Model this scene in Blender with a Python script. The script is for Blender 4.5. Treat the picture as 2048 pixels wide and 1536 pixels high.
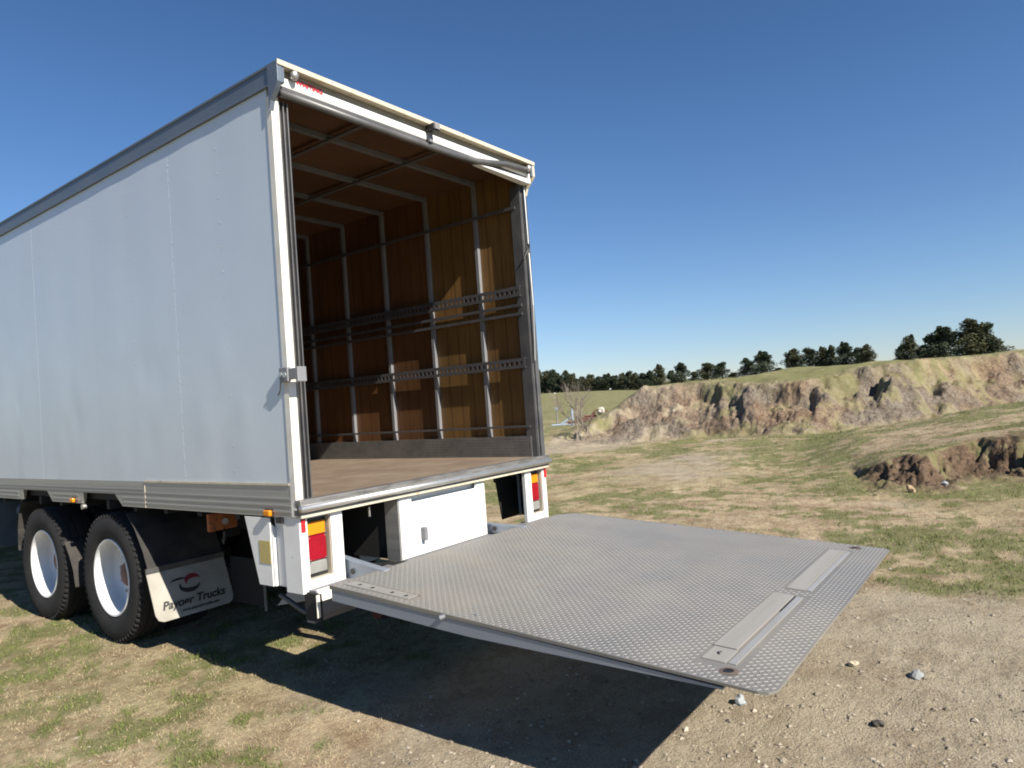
import bpy, bmesh, math, random
import numpy as np
from mathutils import Vector, Matrix, Euler

# ------------------------------------------------------------------ camera, sky, sun, exposure
for o in list(bpy.data.objects): bpy.data.objects.remove(o)
SC = bpy.context.scene
COL = SC.collection
CP = np.array([-2.423, -3.3952, 1.6386]); YAW, PIT, ROL, FPX = 0.928, 0.0263, -0.0713, 1397.66
_f = np.array([math.sin(YAW)*math.cos(PIT), math.cos(YAW)*math.cos(PIT), math.sin(PIT)])
_r = np.array([math.cos(YAW), -math.sin(YAW), 0]); _u = np.cross(_r, _f)
_r2 = _r*math.cos(ROL)+_u*math.sin(ROL); _u2 = -_r*math.sin(ROL)+_u*math.cos(ROL)
cam = bpy.data.cameras.new('camera'); camo = bpy.data.objects.new('camera', cam); COL.objects.link(camo)
R = Matrix(((_r2[0], _u2[0], -_f[0]), (_r2[1], _u2[1], -_f[1]), (_r2[2], _u2[2], -_f[2])))
camo.matrix_world = Matrix.Translation(Vector(CP)) @ R.to_4x4()
cam.sensor_width = 36.0; cam.lens = FPX/2048*36; cam.clip_start = 0.05; cam.clip_end = 4000
SC.camera = camo
SUNV = Vector((-0.20, -1.27, 1.0)).normalized()
world = bpy.data.worlds.new('World'); SC.world = world; world.use_nodes = True
wn = world.node_tree.nodes; wl = world.node_tree.links; wn.clear()
sky = wn.new('ShaderNodeTexSky'); sky.sky_type = 'NISHITA'; sky.sun_disc = False
sky.sun_elevation = math.asin(SUNV.z); sky.sun_rotation = math.atan2(SUNV.x, SUNV.y)
sky.altitude = 0; sky.air_density = 1.0; sky.dust_density = 0.0; sky.ozone_density = 1.6
bg = wn.new('ShaderNodeBackground'); bg.inputs[1].default_value = 0.050
wo = wn.new('ShaderNodeOutputWorld'); tint = wn.new('ShaderNodeMix'); tint.data_type = 'RGBA'; tint.blend_type = 'MULTIPLY'; tint.inputs[0].default_value = 1; 
wtc = wn.new('ShaderNodeTexCoord'); wsep = wn.new('ShaderNodeSeparateXYZ'); wr = wn.new('ShaderNodeValToRGB')
wl.new(wtc.outputs['Generated'], wsep.inputs[0]); wl.new(wsep.outputs[2], wr.inputs[0]); wl.new(wr.outputs[0], tint.inputs[7])
for k_, (p_, c_) in enumerate([(0.0, (.93, 1.05, 1.40)), (.12, (.88, 1.08, 1.38)), (.35, (.72, 1.02, 1.36)), (.65, (.56, .86, 1.20))]):
    if k_ > 1: wr.color_ramp.elements.new(p_)
    wr.color_ramp.elements[k_].position = p_; wr.color_ramp.elements[k_].color = (*c_, 1)
wl.new(sky.outputs[0], tint.inputs[6]); wl.new(tint.outputs[2], bg.inputs[0]); wl.new(bg.outputs[0], wo.inputs[0])
sun = bpy.data.lights.new('sun', 'SUN'); sun.energy = 5.0; sun.angle = math.radians(0.5); sun.color = (1, 0.94, 0.84)
suno = bpy.data.objects.new('sun', sun); COL.objects.link(suno)
suno.rotation_euler = SUNV.to_track_quat('Z', 'Y').to_euler(); suno.location = (0, 0, 20)
SC.render.engine = 'CYCLES'
SC.view_settings.view_transform = 'Standard'; SC.view_settings.look = 'None'
SC.view_settings.exposure = 0.80; SC.view_settings.gamma = 1.0; SC.view_settings.use_curve_mapping = False
SC.cycles.filter_width = 1.9
SC.cycles.max_bounces = 8; SC.cycles.diffuse_bounces = 1

def ray(u, v): return _f+(u-1024)/FPX*_r2-(v-768)/FPX*_u2
def px(u, v, D):
    d = ray(u, v); return CP+d*D/math.hypot(d[0], d[1])

# ------------------------------------------------------------------ materials
def newmat(name):
    m = bpy.data.materials.new(name); m.use_nodes = True
    nt = m.node_tree; b = nt.nodes['Principled BSDF']
    return m, nt, b
def noise(nt, scale, detail=4, rough=.6, coord='Object', vec=None, stretch=None):
    tc = nt.nodes.new('ShaderNodeTexCoord'); n = nt.nodes.new('ShaderNodeTexNoise')
    n.inputs['Scale'].default_value = scale; n.inputs['Detail'].default_value = detail; n.inputs['Roughness'].default_value = rough
    if stretch:
        mp = nt.nodes.new('ShaderNodeMapping'); mp.inputs['Scale'].default_value = stretch
        nt.links.new(tc.outputs[coord], mp.inputs[0]); nt.links.new(mp.outputs[0], n.inputs['Vector'])
    else: nt.links.new(tc.outputs[coord], n.inputs['Vector'])
    return n
def ramp(nt, src, stops):
    r = nt.nodes.new('ShaderNodeValToRGB'); e = r.color_ramp.elements
    while len(e) < len(stops): e.new(0.5)
    for i, (p, c) in enumerate(stops):
        e[i].position = p; e[i].color = (*c, 1) if len(c) == 3 else c
    nt.links.new(src, r.inputs[0]); return r
def mix(nt, fac, a, b, mode='MIX'):
    m = nt.nodes.new('ShaderNodeMix'); m.data_type = 'RGBA'; m.blend_type = mode
    def put(s, v):
        if hasattr(v, 'type') and hasattr(v, 'links'): nt.links.new(v, s)
        elif isinstance(v, (int, float)): s.default_value = v
        else: s.default_value = (*v, 1) if len(v) == 3 else v
    put(m.inputs[0], fac); put(m.inputs[6], a); put(m.inputs[7], b)
    return m.outputs[2]
def paint(name, c1, c2, rough=.4, metal=0.0, scale=3, bump=0.0, bscale=40, spots=None, stretch=None, rough2=None, wear=(.35, .7), detail=6):
    m, nt, b = newmat(name)
    n = noise(nt, scale, detail, .65, stretch=stretch)
    r = ramp(nt, n.outputs[0], [(wear[0], c1), (wear[1], c2)])
    out = r.outputs[0]
    if spots:
        n2 = noise(nt, spots[1], 3, .7)
        r2 = ramp(nt, n2.outputs[0], [(spots[2], (0, 0, 0)), (spots[2]+.06, (1, 1, 1))])
        out = mix(nt, r2.outputs[0], out, spots[0])
    nt.links.new(out, b.inputs['Base Color'])
    b.inputs['Metallic'].default_value = metal
    rr = nt.nodes.new('ShaderNodeMapRange'); nt.links.new(n.outputs[0], rr.inputs[0])
    rr.inputs[1].default_value = .3; rr.inputs[2].default_value = .7
    rr.inputs[3].default_value = rough; rr.inputs[4].default_value = rough2 if rough2 else min(1, rough+.15)
    nt.links.new(rr.outputs[0], b.inputs['Roughness'])
    if bump:
        n3 = noise(nt, bscale, 3, .5, stretch=stretch); bp = nt.nodes.new('ShaderNodeBump')
        bp.inputs['Strength'].default_value = 1; bp.inputs['Distance'].default_value = bump
        nt.links.new(n3.outputs[0], bp.inputs['Height']); nt.links.new(bp.outputs[0], b.inputs['Normal'])
    return m

M = {}
M['white'] = paint('white_paint', (.80, .80, .78), (.70, .69, .66), .32, spots=((.42, .38, .32), 22, .68))
M['side'] = paint('silver_white_side_skin', (.60, .655, .705), (.565, .625, .68), .33, metal=.12, scale=.9, bump=.0025, bscale=1.6, rough2=.42)
M['cream'] = paint('weathered_cream_paint', (.60, .54, .42), (.48, .41, .30), .5, scale=9, spots=((.40, .30, .20), 18, .64))
M['rivet'] = paint('painted_rivet', (.76, .76, .76), (.55, .54, .52), .45, scale=9)
M['post'] = paint('scuffed_white_post', (.74, .72, .66), (.64, .60, .50), .45, scale=9, spots=((.40, .33, .24), 26, .66))
M['dirty'] = paint('dusty_black_rubber', (.02, .019, .018), (.06, .053, .045), .8, scale=5)
M['wornrust'] = paint('worn_rusty_edge', (.20, .15, .12), (.12, .08, .06), .6, metal=.4, scale=20)
M['greycream'] = paint('hood_shade_grey_cream', (.38, .35, .29), (.28, .26, .22), .55, scale=6)  # greyed cream: shade under the hood put into the upper header strip's colour
M['bow'] = paint('dull_grey_bow', (.15, .15, .155), (.11, .11, .115), .5, scale=5)
M['rail'] = paint('grey_top_rail', (.13, .16, .20), (.17, .20, .24), .42, metal=.35, scale=2)
M['alu'] = paint('brushed_aluminium', (.44, .43, .41), (.33, .32, .305), .40, metal=.6, scale=2.2, stretch=(1, .06, 8), rough2=.55)
M['alubright'] = paint('bright_aluminium', (.62, .62, .60), (.45, .44, .42), .3, metal=.8, scale=6)
M['track'] = paint('dark_grey_door_track', (.11, .11, .115), (.16, .155, .15), .42, metal=.5, scale=5)
M['sill'] = paint('scuffed_grey_sill', (.26, .25, .24), (.11, .105, .10), .42, metal=.5, scale=5, wear=(.40, .66), stretch=(1, 3, 6))
M['frame'] = paint('galvanised_post', (.24, .24, .25), (.18, .18, .19), .5, metal=.2, scale=4)
M['lrail'] = paint('load_restraint_rail', (.17, .165, .17), (.11, .11, .115), .42, metal=.6, scale=9)
M['dark'] = paint('black_chassis', (.012, .012, .013), (.022, .02, .018), .75, scale=4)
M['rubber'] = paint('tyre_rubber', (.008, .008, .009), (.022, .020, .019), .8, scale=6, bump=.001, bscale=60)
M['rim'] = paint('white_wheel_paint', (.78, .79, .80), (.68, .68, .67), .32, scale=5)
M['hub'] = paint('red_brown_hub', (.12, .018, .012), (.06, .015, .012), .5, scale=12)
M['black'] = paint('black_plastic', (.015, .015, .016), (.03, .03, .03), .45, scale=6)
M['amber'] = paint('amber_lens', (.72, .26, .006), (.62, .19, .006), .12, scale=3)
M['red'] = paint('red_lens', (.34, .002, .014), (.20, .001, .008), .12, scale=3)
M['clear'] = paint('clear_lens', (.27, .265, .245), (.19, .185, .175), .14, scale=6)
M['reflector'] = paint('red_reflector', (.75, .02, .03), (.7, .015, .02), .3, scale=9)
M['yellow'] = paint('faded_yellow_sticker', (.52, .42, .14), (.44, .36, .16), .6, scale=30)
M['tank'] = paint('steel_blue_tank', (.18, .24, .32), (.12, .17, .24), .3, metal=.6, scale=3)
M['rust'] = paint('rusty_steel', (.16, .06, .035), (.07, .035, .025), .85, scale=7)
M['orange'] = paint('orange_plastic', (.40, .12, .03), (.30, .09, .03), .6, scale=12, spots=((.06, .04, .03), 20, .55))
M['flap'] = paint('off_white_mudflap', (.38, .36, .31), (.27, .25, .21), .6, scale=4, spots=((.22, .18, .14), 14, .66))
M['ink'] = paint('black_ink', (.02, .02, .02), (.03, .03, .03), .6)
M['inkred'] = paint('dark_red_ink', (.25, .02, .03), (.2, .02, .03), .6)
M['signred'] = paint('red_lettering', (.55, .03, .05), (.5, .05, .06), .5)
M['platmetal'] = paint('worn_tread_plate', (.185, .185, .180), (.30, .27, .225), .45, metal=.35, scale=1.1, spots=((.27, .20, .14), 5.5, .70), rough2=.6)
M['lug'] = paint('polished_tread_lug', (.46, .45, .43), (.37, .35, .315), .40, metal=.45, scale=2.4)
M['ramp'] = paint('smooth_ramp_plate', (.38, .36, .32), (.31, .29, .255), .5, metal=.3, scale=3, stretch=(.3, 4, 1))
M['fascia'] = paint('grey_platform_fascia', (.24, .275, .325), (.30, .33, .375), .42, metal=.3, scale=3, stretch=(1, .3, 3))
M['glass'] = paint('cab_glass', (.02, .03, .035), (.03, .035, .04), .06)

def ply(name, c1, c2, grain, gs=1.0, groove=0):
    m, nt, b = newmat(name)
    n = noise(nt, 14*gs, 6, .7, stretch=grain); n2 = noise(nt, .9, 3, .6)
    r = ramp(nt, n.outputs[0], [(.34, c1), (.66, c2)])
    r2 = ramp(nt, n2.outputs[0], [(.35, (.72, .72, .72)), (.65, (1.12, 1.08, 1.05))])
    c = mix(nt, 1.0, r.outputs[0], r2.outputs[0], 'MULTIPLY')
    if groove:
        w = nt.nodes.new('ShaderNodeTexWave'); w.wave_type = 'BANDS'; w.bands_direction = 'Y'; w.inputs['Scale'].default_value = .3142/groove*1.0
        tc = nt.nodes.new('ShaderNodeTexCoord'); nt.links.new(tc.outputs['Object'], w.inputs['Vector'])
        r3 = ramp(nt, w.outputs[0], [(.0, (.6, .57, .54)), (.05, (1, 1, 1))]); c = mix(nt, 1.0, c, r3.outputs[0], 'MULTIPLY')
    nt.links.new(c, b.inputs['Base Color'])
    b.inputs['Roughness'].default_value = .5
    return m
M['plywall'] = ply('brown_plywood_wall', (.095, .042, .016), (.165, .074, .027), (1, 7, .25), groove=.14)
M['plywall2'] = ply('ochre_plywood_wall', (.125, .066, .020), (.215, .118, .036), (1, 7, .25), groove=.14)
M['plyroof'] = ply('orange_brown_ceiling_ply', (.080, .038, .018), (.125, .058, .026), (.3, 5, 1))

def floor_mat():
    m, nt, b = newmat('brown_studded_floor')
    n = noise(nt, 3.0, 7, .7); r = ramp(nt, n.outputs[0], [(.3, (.15, .108, .076)), (.5, (.20, .15, .108)), (.72, (.26, .205, .155))])
    nt.links.new(r.outputs[0], b.inputs['Base Color']); b.inputs['Roughness'].default_value = .62
    v = nt.nodes.new('ShaderNodeTexVoronoi'); v.feature = 'F1'; v.inputs['Scale'].default_value = 38; v.inputs['Randomness'].default_value = 0
    tc = nt.nodes.new('ShaderNodeTexCoord'); nt.links.new(tc.outputs['Object'], v.inputs['Vector'])
    bp = nt.nodes.new('ShaderNodeBump'); bp.inputs['Strength'].default_value = .8; bp.inputs['Distance'].default_value = .004; bp.invert = True
    nt.links.new(v.outputs['Distance'], bp.inputs['Height']); nt.links.new(bp.outputs[0], b.inputs['Normal'])
    return m
M['floor'] = floor_mat()
def kick_mat():
    m, nt, b = newmat('grey_tread_kick_plate')
    n = noise(nt, 5, 5, .7); r = ramp(nt, n.outputs[0], [(.3, (.13, .125, .12)), (.7, (.22, .21, .20))])
    nt.links.new(r.outputs[0], b.inputs['Base Color']); b.inputs['Roughness'].default_value = .5; b.inputs['Metallic'].default_value = .4
    v = nt.nodes.new('ShaderNodeTexVoronoi'); v.inputs['Scale'].default_value = 40; v.inputs['Randomness'].default_value = 0
    tc = nt.nodes.new('ShaderNodeTexCoord'); nt.links.new(tc.outputs['Object'], v.inputs['Vector'])
    bp = nt.nodes.new('ShaderNodeBump'); bp.inputs['Strength'].default_value = .7; bp.inputs['Distance'].default_value = .004; bp.invert = True
    nt.links.new(v.outputs['Distance'], bp.inputs['Height']); nt.links.new(bp.outputs[0], b.inputs['Normal'])
    return m
M['kick'] = kick_mat()

# ------------------------------------------------------------------ mesh helpers
class MB:
    def __init__(s): s.v = []; s.f = []
    def add(s, vs, fs):
        n = len(s.v); s.v += [tuple(map(float, p)) for p in vs]; s.f += [tuple(i+n for i in f) for f in fs]; return s
    def box(s, x0, x1, y0, y1, z0, z1):
        return s.add([(x0, y0, z0), (x1, y0, z0), (x1, y1, z0), (x0, y1, z0), (x0, y0, z1), (x1, y0, z1), (x1, y1, z1), (x0, y1, z1)],
                     [(0, 3, 2, 1), (4, 5, 6, 7), (0, 1, 5, 4), (1, 2, 6, 5), (2, 3, 7, 6), (3, 0, 4, 7)])
    def hexa(s, p):   # 8 points: bottom 4 (ccw from above) then top 4
        return s.add(p, [(0, 3, 2, 1), (4, 5, 6, 7), (0, 1, 5, 4), (1, 2, 6, 5), (2, 3, 7, 6), (3, 0, 4, 7)])
    def prism(s, poly, axis, a, b):
        n = len(poly)
        def P(p, t):
            return {'x': (t, p[0], p[1]), 'y': (p[0], t, p[1]), 'z': (p[0], p[1], t)}[axis]
        vs = [P(p, a) for p in poly]+[P(p, b) for p in poly]
        fs = [tuple(range(n)), tuple(range(2*n-1, n-1, -1))]+[(i, i+n, (i+1) % n+n, (i+1) % n) for i in range(n)]
        return s.add(vs, fs)
    def tube(s, pts, r, n=8, caps=True, r2=None):
        pts = [Vector(p) for p in pts]; rings = []; base = len(s.v); k = len(pts)
        for i, p in enumerate(pts):
            t = (pts[min(i+1, k-1)]-pts[max(i-1, 0)]).normalized()
            a = t.cross(Vector((0, 0, 1)));
            if a.length < .1: a = t.cross(Vector((1, 0, 0)))
            a.normalize(); b = t.cross(a)
            rr = r if r2 is None else r+(r2-r)*i/(k-1)
            for j in range(n):
                q = 2*math.pi*j/n; s.v.append(tuple(p+a*rr*math.cos(q)+b*rr*math.sin(q)))
        for i in range(k-1):
            for j in range(n):
                a0 = base+i*n+j; a1 = base+i*n+(j+1) % n
                s.f.append((a0, a1, a1+n, a0+n))
        if caps:
            s.f.append(tuple(base+j for j in range(n))[::-1]); s.f.append(tuple(base+(k-1)*n+j for j in range(n)))
        return s
    def lathe(s, prof, c, n=48, closed=False):   # profile (x offset, radius) about the x axis through c
        base = len(s.v); k = len(prof)
        for j in range(n):
            q = 2*math.pi*j/n
            for (x, r) in prof: s.v.append((c[0]+x, c[1]+r*math.cos(q), c[2]+r*math.sin(q)))
        kk = k if closed else k-1
        for j in range(n):
            for i in range(kk):
                a = base+j*k+i; b = base+j*k+(i+1) % k; a2 = base+((j+1) % n)*k+i; b2 = base+((j+1) % n)*k+(i+1) % k
                s.f.append((a, b, b2, a2))
        return s
    def build(s, name, mat, parent=None, loc=None, bevel=0, smooth=False, kind=None, label=None, mod=None):
        me = bpy.data.meshes.new(name); me.from_pydata(s.v, [], s.f); me.update()
        bm = bmesh.new(); bm.from_mesh(me); bmesh.ops.recalc_face_normals(bm, faces=bm.faces); bm.to_mesh(me); bm.free()
        if mat: me.materials.append(M[mat] if isinstance(mat, str) else mat)
        if smooth:
            me.polygons.foreach_set('use_smooth', [True]*len(me.polygons))
        o = bpy.data.objects.new(name, me); COL.objects.link(o)
        if parent is not None:
            o.parent = parent
            if loc is None and parent.parent is None: loc = (-parent.location.x, -parent.location.y, -parent.location.z)
        if loc is not None: o.location = loc
        if bevel:
            md = o.modifiers.new('bevel', 'BEVEL'); md.width = bevel; md.segments = 2; md.limit_method = 'ANGLE'; md.angle_limit = math.radians(40)
        if kind: o['kind'] = kind
        if label: o['label'] = label
        return o
def B(x0, x1, y0, y1, z0, z1): return MB().box(x0, x1, y0, y1, z0, z1)
def smooth_angle(o, deg=40):
    me = o.data; me.polygons.foreach_set('use_smooth', [True]*len(me.polygons))
    try: me.set_sharp_from_angle(angle=math.radians(deg))
    except Exception: pass
def tag(o, label=None, cat=None, group=None, kind=None):
    if label: o['label'] = label
    if cat: o['category'] = cat
    if group: o['group'] = group
    if kind: o['kind'] = kind
    return o
def empty(name, loc, label, cat, group=None):
    o = bpy.data.objects.new(name, None); COL.objects.link(o); o.location = loc; o.empty_display_size = .3
    return tag(o, label, cat, group)
def text_mesh(name, body, size, mat, origin, xdir, ydir, parent, extrude=.0008, shear=0, spacing=1, bold=0):
    cu = bpy.data.curves.new(name, 'FONT'); cu.body = body; cu.size = size; cu.extrude = extrude; cu.offset = bold; cu.shear = shear; cu.space_character = spacing
    t = bpy.data.objects.new('tmp', cu); COL.objects.link(t)
    dg = bpy.context.evaluated_depsgraph_get(); me = bpy.data.meshes.new_from_object(t.evaluated_get(dg))
    bpy.data.objects.remove(t)
    X = Vector(xdir).normalized(); Y = Vector(ydir).normalized(); Z = X.cross(Y)
    mt = Matrix(((X.x, Y.x, Z.x, origin[0]), (X.y, Y.y, Z.y, origin[1]), (X.z, Y.z, Z.z, origin[2]), (0, 0, 0, 1)))
    me.transform(mt); me.materials.clear(); me.materials.append(M[mat])
    o = bpy.data.objects.new(name, me); COL.objects.link(o); o.parent = parent
    if parent.parent is None: o.location = -parent.location
    return o

# ------------------------------------------------------------------ ground and terrain
rng = np.random.default_rng(7)
def _hash(ix, iy, seed):
    h = (ix.astype(np.int64)*374761393+iy.astype(np.int64)*668265263+seed*1442695041) & 0xffffffff
    h = ((h ^ (h >> 13))*1274126177) & 0xffffffff
    return ((h ^ (h >> 16)) & 0xffff)/65535.0
def vnoise(x, y, seed=0):
    ix = np.floor(x); iy = np.floor(y); fx = x-ix; fy = y-iy
    fx = fx*fx*fx*(fx*(fx*6-15)+10); fy = fy*fy*fy*(fy*(fy*6-15)+10)
    a = _hash(ix, iy, seed); b = _hash(ix+1, iy, seed); c = _hash(ix, iy+1, seed); d = _hash(ix+1, iy+1, seed)
    return (a*(1-fx)+b*fx)*(1-fy)+(c*(1-fx)+d*fx)*fy
def fbm(x, y, oct=5, seed=0, gain=.5):
    s = 0; a = 1; t = 0; ca, sa = math.cos(.7), math.sin(.7)
    for i in range(oct):
        s = s+a*vnoise(x, y, seed+i*17); t += a; a *= gain
        x, y = (x*ca-y*sa)*2.03+11.3, (x*sa+y*ca)*2.03+5.7
    return s/t
def ss(a, b, x):
    t = np.clip((x-a)/(b-a), 0, 1); return t*t*(3-2*t)
# tables along the view azimuth (u = column of the photograph at the horizon, converted to an angle)
def az_of_u(u):
    d = ray(u, 805-(u-1024)*.0714); return math.atan2(d[0], d[1])
UT = [1000, 1110, 1180, 1230, 1290, 1400, 1500, 1600, 1700, 1780, 1900, 2048, 2300]
AZT = np.array([az_of_u(u) for u in UT])
BASED = np.array([23, 23, 23.5, 24.5, 25.5, 25.0, 24.0, 23.5, 24.5, 25.5, 27.5, 30, 31])
CRESTV = [905, 872, 843, 812, 771, 763, 752, 735, 729, 722, 712, 700, 690]
LIPOFF = np.array([2.0, 2.4, 2.6, 2.8, 3.0, 3.4, 5.5, 7.5, 6, 5, 4.2, 4, 4])     # crest distance behind the toe
CRZ = np.array([max(0.0, px(u, v, b+l)[2]) for u, v, b, l in zip(UT, CRESTV, BASED, LIPOFF)])
LIPV = [905, 880, 856, 826, 785, 778, 774, 765, 745, 733, 722, 708, 700]
LIPZ = np.array([max(0.0, px(u, v, b+2.7)[2]) for u, v, b in zip(UT, LIPV, BASED)])
BITES = [(1300, 9, .5), (1330, 8, .5), (1343, 9, .4), (1365, 8, .5), (1420, 14, .5), (1455, 8, .6), (1472, 8, .7), (1535, 16, 1.1), (1607, 14, 1.3), (1560, 12, .4), (1685, 22, .8), (1735, 12, .9), (1745, 8, .6), (1860, 14, .9), (1960, 20, .7), (2030, 12, .7)]
def terrain(x, y):
    dx = x-CP[0]; dy = y-CP[1]; D = np.hypot(dx, dy); az = np.arctan2(dx, dy)
    # shift azimuths so that the behind of the camera is flat
    inb = (az > AZT[0]-.02) & (az < AZT[-1]+.35)
    azc = np.clip(az, AZT[0], AZT[-1])
    bd = np.interp(azc, AZT, BASED)+(fbm(az*9, D*0, 2, 5)-.5)*1.6
    cz = np.interp(azc, AZT, CRZ); lz = np.interp(azc, AZT, LIPZ); lo = np.interp(azc, AZT, LIPOFF)
    fade = ss(AZT[-1]+.35, AZT[-1]+.05, az)*ss(AZT[0]-.02, AZT[0]+.04, az)
    # eroded face
    ridg = np.abs(fbm(x*.55+3, y*.55, 4, 21)-.5)*2
    gul = fbm(x*1.3, y*1.3, 4, 33)
    s = D-bd
    bite = D*0
    for (bu, bw, ba) in BITES: bite = bite+ba*np.exp(-((az-az_of_u(bu))/(bw/FPX))**2)
    st = s+(gul-.5)*.9+(fbm(x*.35, y*.35, 3, 61)-.5)*1.3
    slope = np.clip((st+.1)/3.3, 0, 1); slope = slope*(1+.18*np.sin(math.pi*slope)*(.5-slope)*2)
    lipj = 2.75+(fbm(x*1.1, y*1.1, 3, 62)-.5)*.9
    cutp = .60*np.clip((s+.2)/2.6, 0, 1)*(1-.12*ss(1.0, lipj, s))+ss(lipj-.2, lipj+.30, s)*.47
    bb = np.clip(bite*(.6+.9*gul), 0, 1)
    lipcut = ss(.50, .66, fbm(x*.6+31, y*.6, 3, 64))*.55
    bb = np.clip(np.maximum(bb, lipcut), 0, 1)
    tal = (slope*(1-bb)+np.clip(cutp, 0, 1)*bb)*lz
    face = 0
    top = ss(2.3, np.maximum(lo, 2.9), s)*np.maximum(cz-lz, 0)
    z = (tal+face+top)
    rough = ss(-.4, .6, s)*(1-ss(2.4, 4.2, s))
    z = z+rough*(.45+.55*ss(.8, 2.0, s))*((fbm(x*2.2, y*2.2, 5, 44, .66)-.5)*.55+(fbm(x*.9, y*.9, 3, 46)-.5)*.35)*np.clip(lz/1.4, .12, 1)
    z = z+rough*(np.abs(fbm(x*5.5, y*5.5, 4, 47, .7)-.5)*-.34+.04)*np.clip(lz/1.4, .15, 1)
    z = z+ss(2.6, 4, s)*(fbm(x*.8, y*.8, 3, 9)-.5)*.12*np.clip(lz, 0, 1)
    z = z*fade
    z = z*(1-ss(4, 9, s)*(1-ss(AZT[4], AZT[5], az)))
    # right-hand knoll with its eroded pocket
    azu = lambda u: az_of_u(u)
    kh = np.interp(az, [azu(1500), azu(1600), azu(1700), azu(1800), azu(1900), azu(2048), azu(2300)], [0, .08, .32, .47, .60, .76, .95])
    scd = np.interp(az, [azu(1500), azu(1680), azu(1760), azu(1850), azu(1950), azu(2048), azu(2300)], [13.4, 13.0, 12.2, 12.4, 12.9, 13.3, 13.5])+(fbm(az*26, D*0, 2, 71)-.5)*1.2+(fbm(x*2.4, y*2.4, 4, 73, .65)-.5)*1.0
    cut = ss(azu(1670), azu(1760), az)*(1-ss(azu(2300), azu(2500), az))
    soft = ss(9.5, 18, D)
    rise = soft*(1-cut)+cut*(.12*ss(11.2, 12.2, D)+.68*ss(scd-.3, scd+.40, D)+.20*ss(13.3, 18.5, D))
    back = 1-ss(19.5, 25, D)
    kz = kh*rise*back*(1-ss(azu(2300)+.1, azu(2300)+.5, az))
    pocket = cut*ss(scd-1.6, scd-.4, D)*(1-ss(scd+.25, scd+.5, D))
    kz = kz+pocket*((fbm(x*3.2, y*3.2, 5, 81, .66)-.58)*.42+(fbm(x*1.1, y*1.1, 2, 83)-.6)*.3)*(1-ss(scd+.1, scd+.35, D)*.7)
    z = z+kz
    # far paddock rises gently behind
    z = z+np.where(D > 55, (D-55)/245*4.6, 0)*(1-ss(.0, .6, np.abs(az-.95)-1.2))*ss(55, 75, D)*(1-.45*ss(1.0, 1.4, az))
    # little undulations everywhere, flat by the truck
    z = z+(fbm(x*.35, y*.35, 4, 3)-.5)*.28*ss(7, 20, D)+(fbm(x*1.7, y*1.7, 4, 4)-.5)*.03*ss(1.5, 6, D)+(fbm(x*7, y*7, 3, 6)-.5)*.012
    dirt = np.clip(rough*fade*np.clip(lz/.8, 0, 1)*1.1, 0, 1)
    dirt = np.maximum(dirt*ss(.32, .50, gul*.6+.25+.2*fbm(x*.7, y*.7, 3, 90)), 0)
    pk = np.clip(pocket*1.2, 0, 1)
    return z, dirt, pk, s, fade
BL = [(5.2, -2.6, .9, .5), (3.9, -2.5, .5, .5), (4.8, -1.6, .7, .35), (-.68, 1.57, .4, .4), (-.2, 1.75, .3, .25), (-.42, .02, .35, .45), (-.17, -.31, .10, .7), (-.6, 2.6, .6, .5), (-.69, .41, .35, .45),(-1.0,.3,.5,.3),
      (4.56, -2.83, .9, .7), (3.8, -3.03, .35, .7), (3.6, -2.75, .3, .6), (8.7, -2.4, .8, .9), (8.5, -3.1, .8, .9), (6.3, -2.3, .6, .5),
      (4.5, .9, .6, .4), (13.2, 4.7, 1.5, .5), (8.3, -1.2, 1.0, .45), (17.7, 6.8, 1.3, .6), (19.5, 5.2, 2, .5), (16, 1, 3, .5), (25, 0, 5, .5)]
BARE = [(1.1, -2.2, 1.6, 1), (2.2, -3.0, 1.5, 1), (.7, -2.4, 1.2, 1), (2.9,-3.9,.9,.6), (-.2, -1.2, .5, .6), (.3, .3, .7, .5), (10.5, 2.6, 2.0, .8), (7.5, -1.9, .7, .5), (19.4, 4.6, .8, 1), (13.5, 3.2, 1.6, .6), (5.8, -.6, .8, .3),(22,8,2.5,.8),(18,9.5,2.2,.8),(16.5,8.5,2,.7)]
def masks(x, y, dirt, pk, D):
    nf = np.clip((D-3)/12, 0, 1); g = fbm(x*.9, y*.9, 5, 101, .6)*(.35+.2*nf)+fbm(x*4.5, y*4.5, 4, 111, .62)*(.65-.2*nf)+.012
    gb = np.zeros_like(x)
    for (cx, cy, r, a) in BL: gb = gb+a*np.exp(-((x-cx)**2+(y-cy)**2)/r**2)
    br = np.zeros_like(x)
    for (cx, cy, r, a) in BARE: br = br+a*np.exp(-((x-cx)**2+(y-cy)**2)/r**2)
    far = ss(9, 20, D)
    green = ss(.50, .62, g+.13*gb-.20*np.clip(br, 0, 1)+.085*far+.045*ss(3.5, 8, D)-.040)
    bare = np.clip(ss(.35, .8, br*(.5+fbm(x*3, y*3, 4, 131))), 0, 1)
    green = green*(1-.9*dirt)*(1-.6*pk)
    return green, bare

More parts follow.
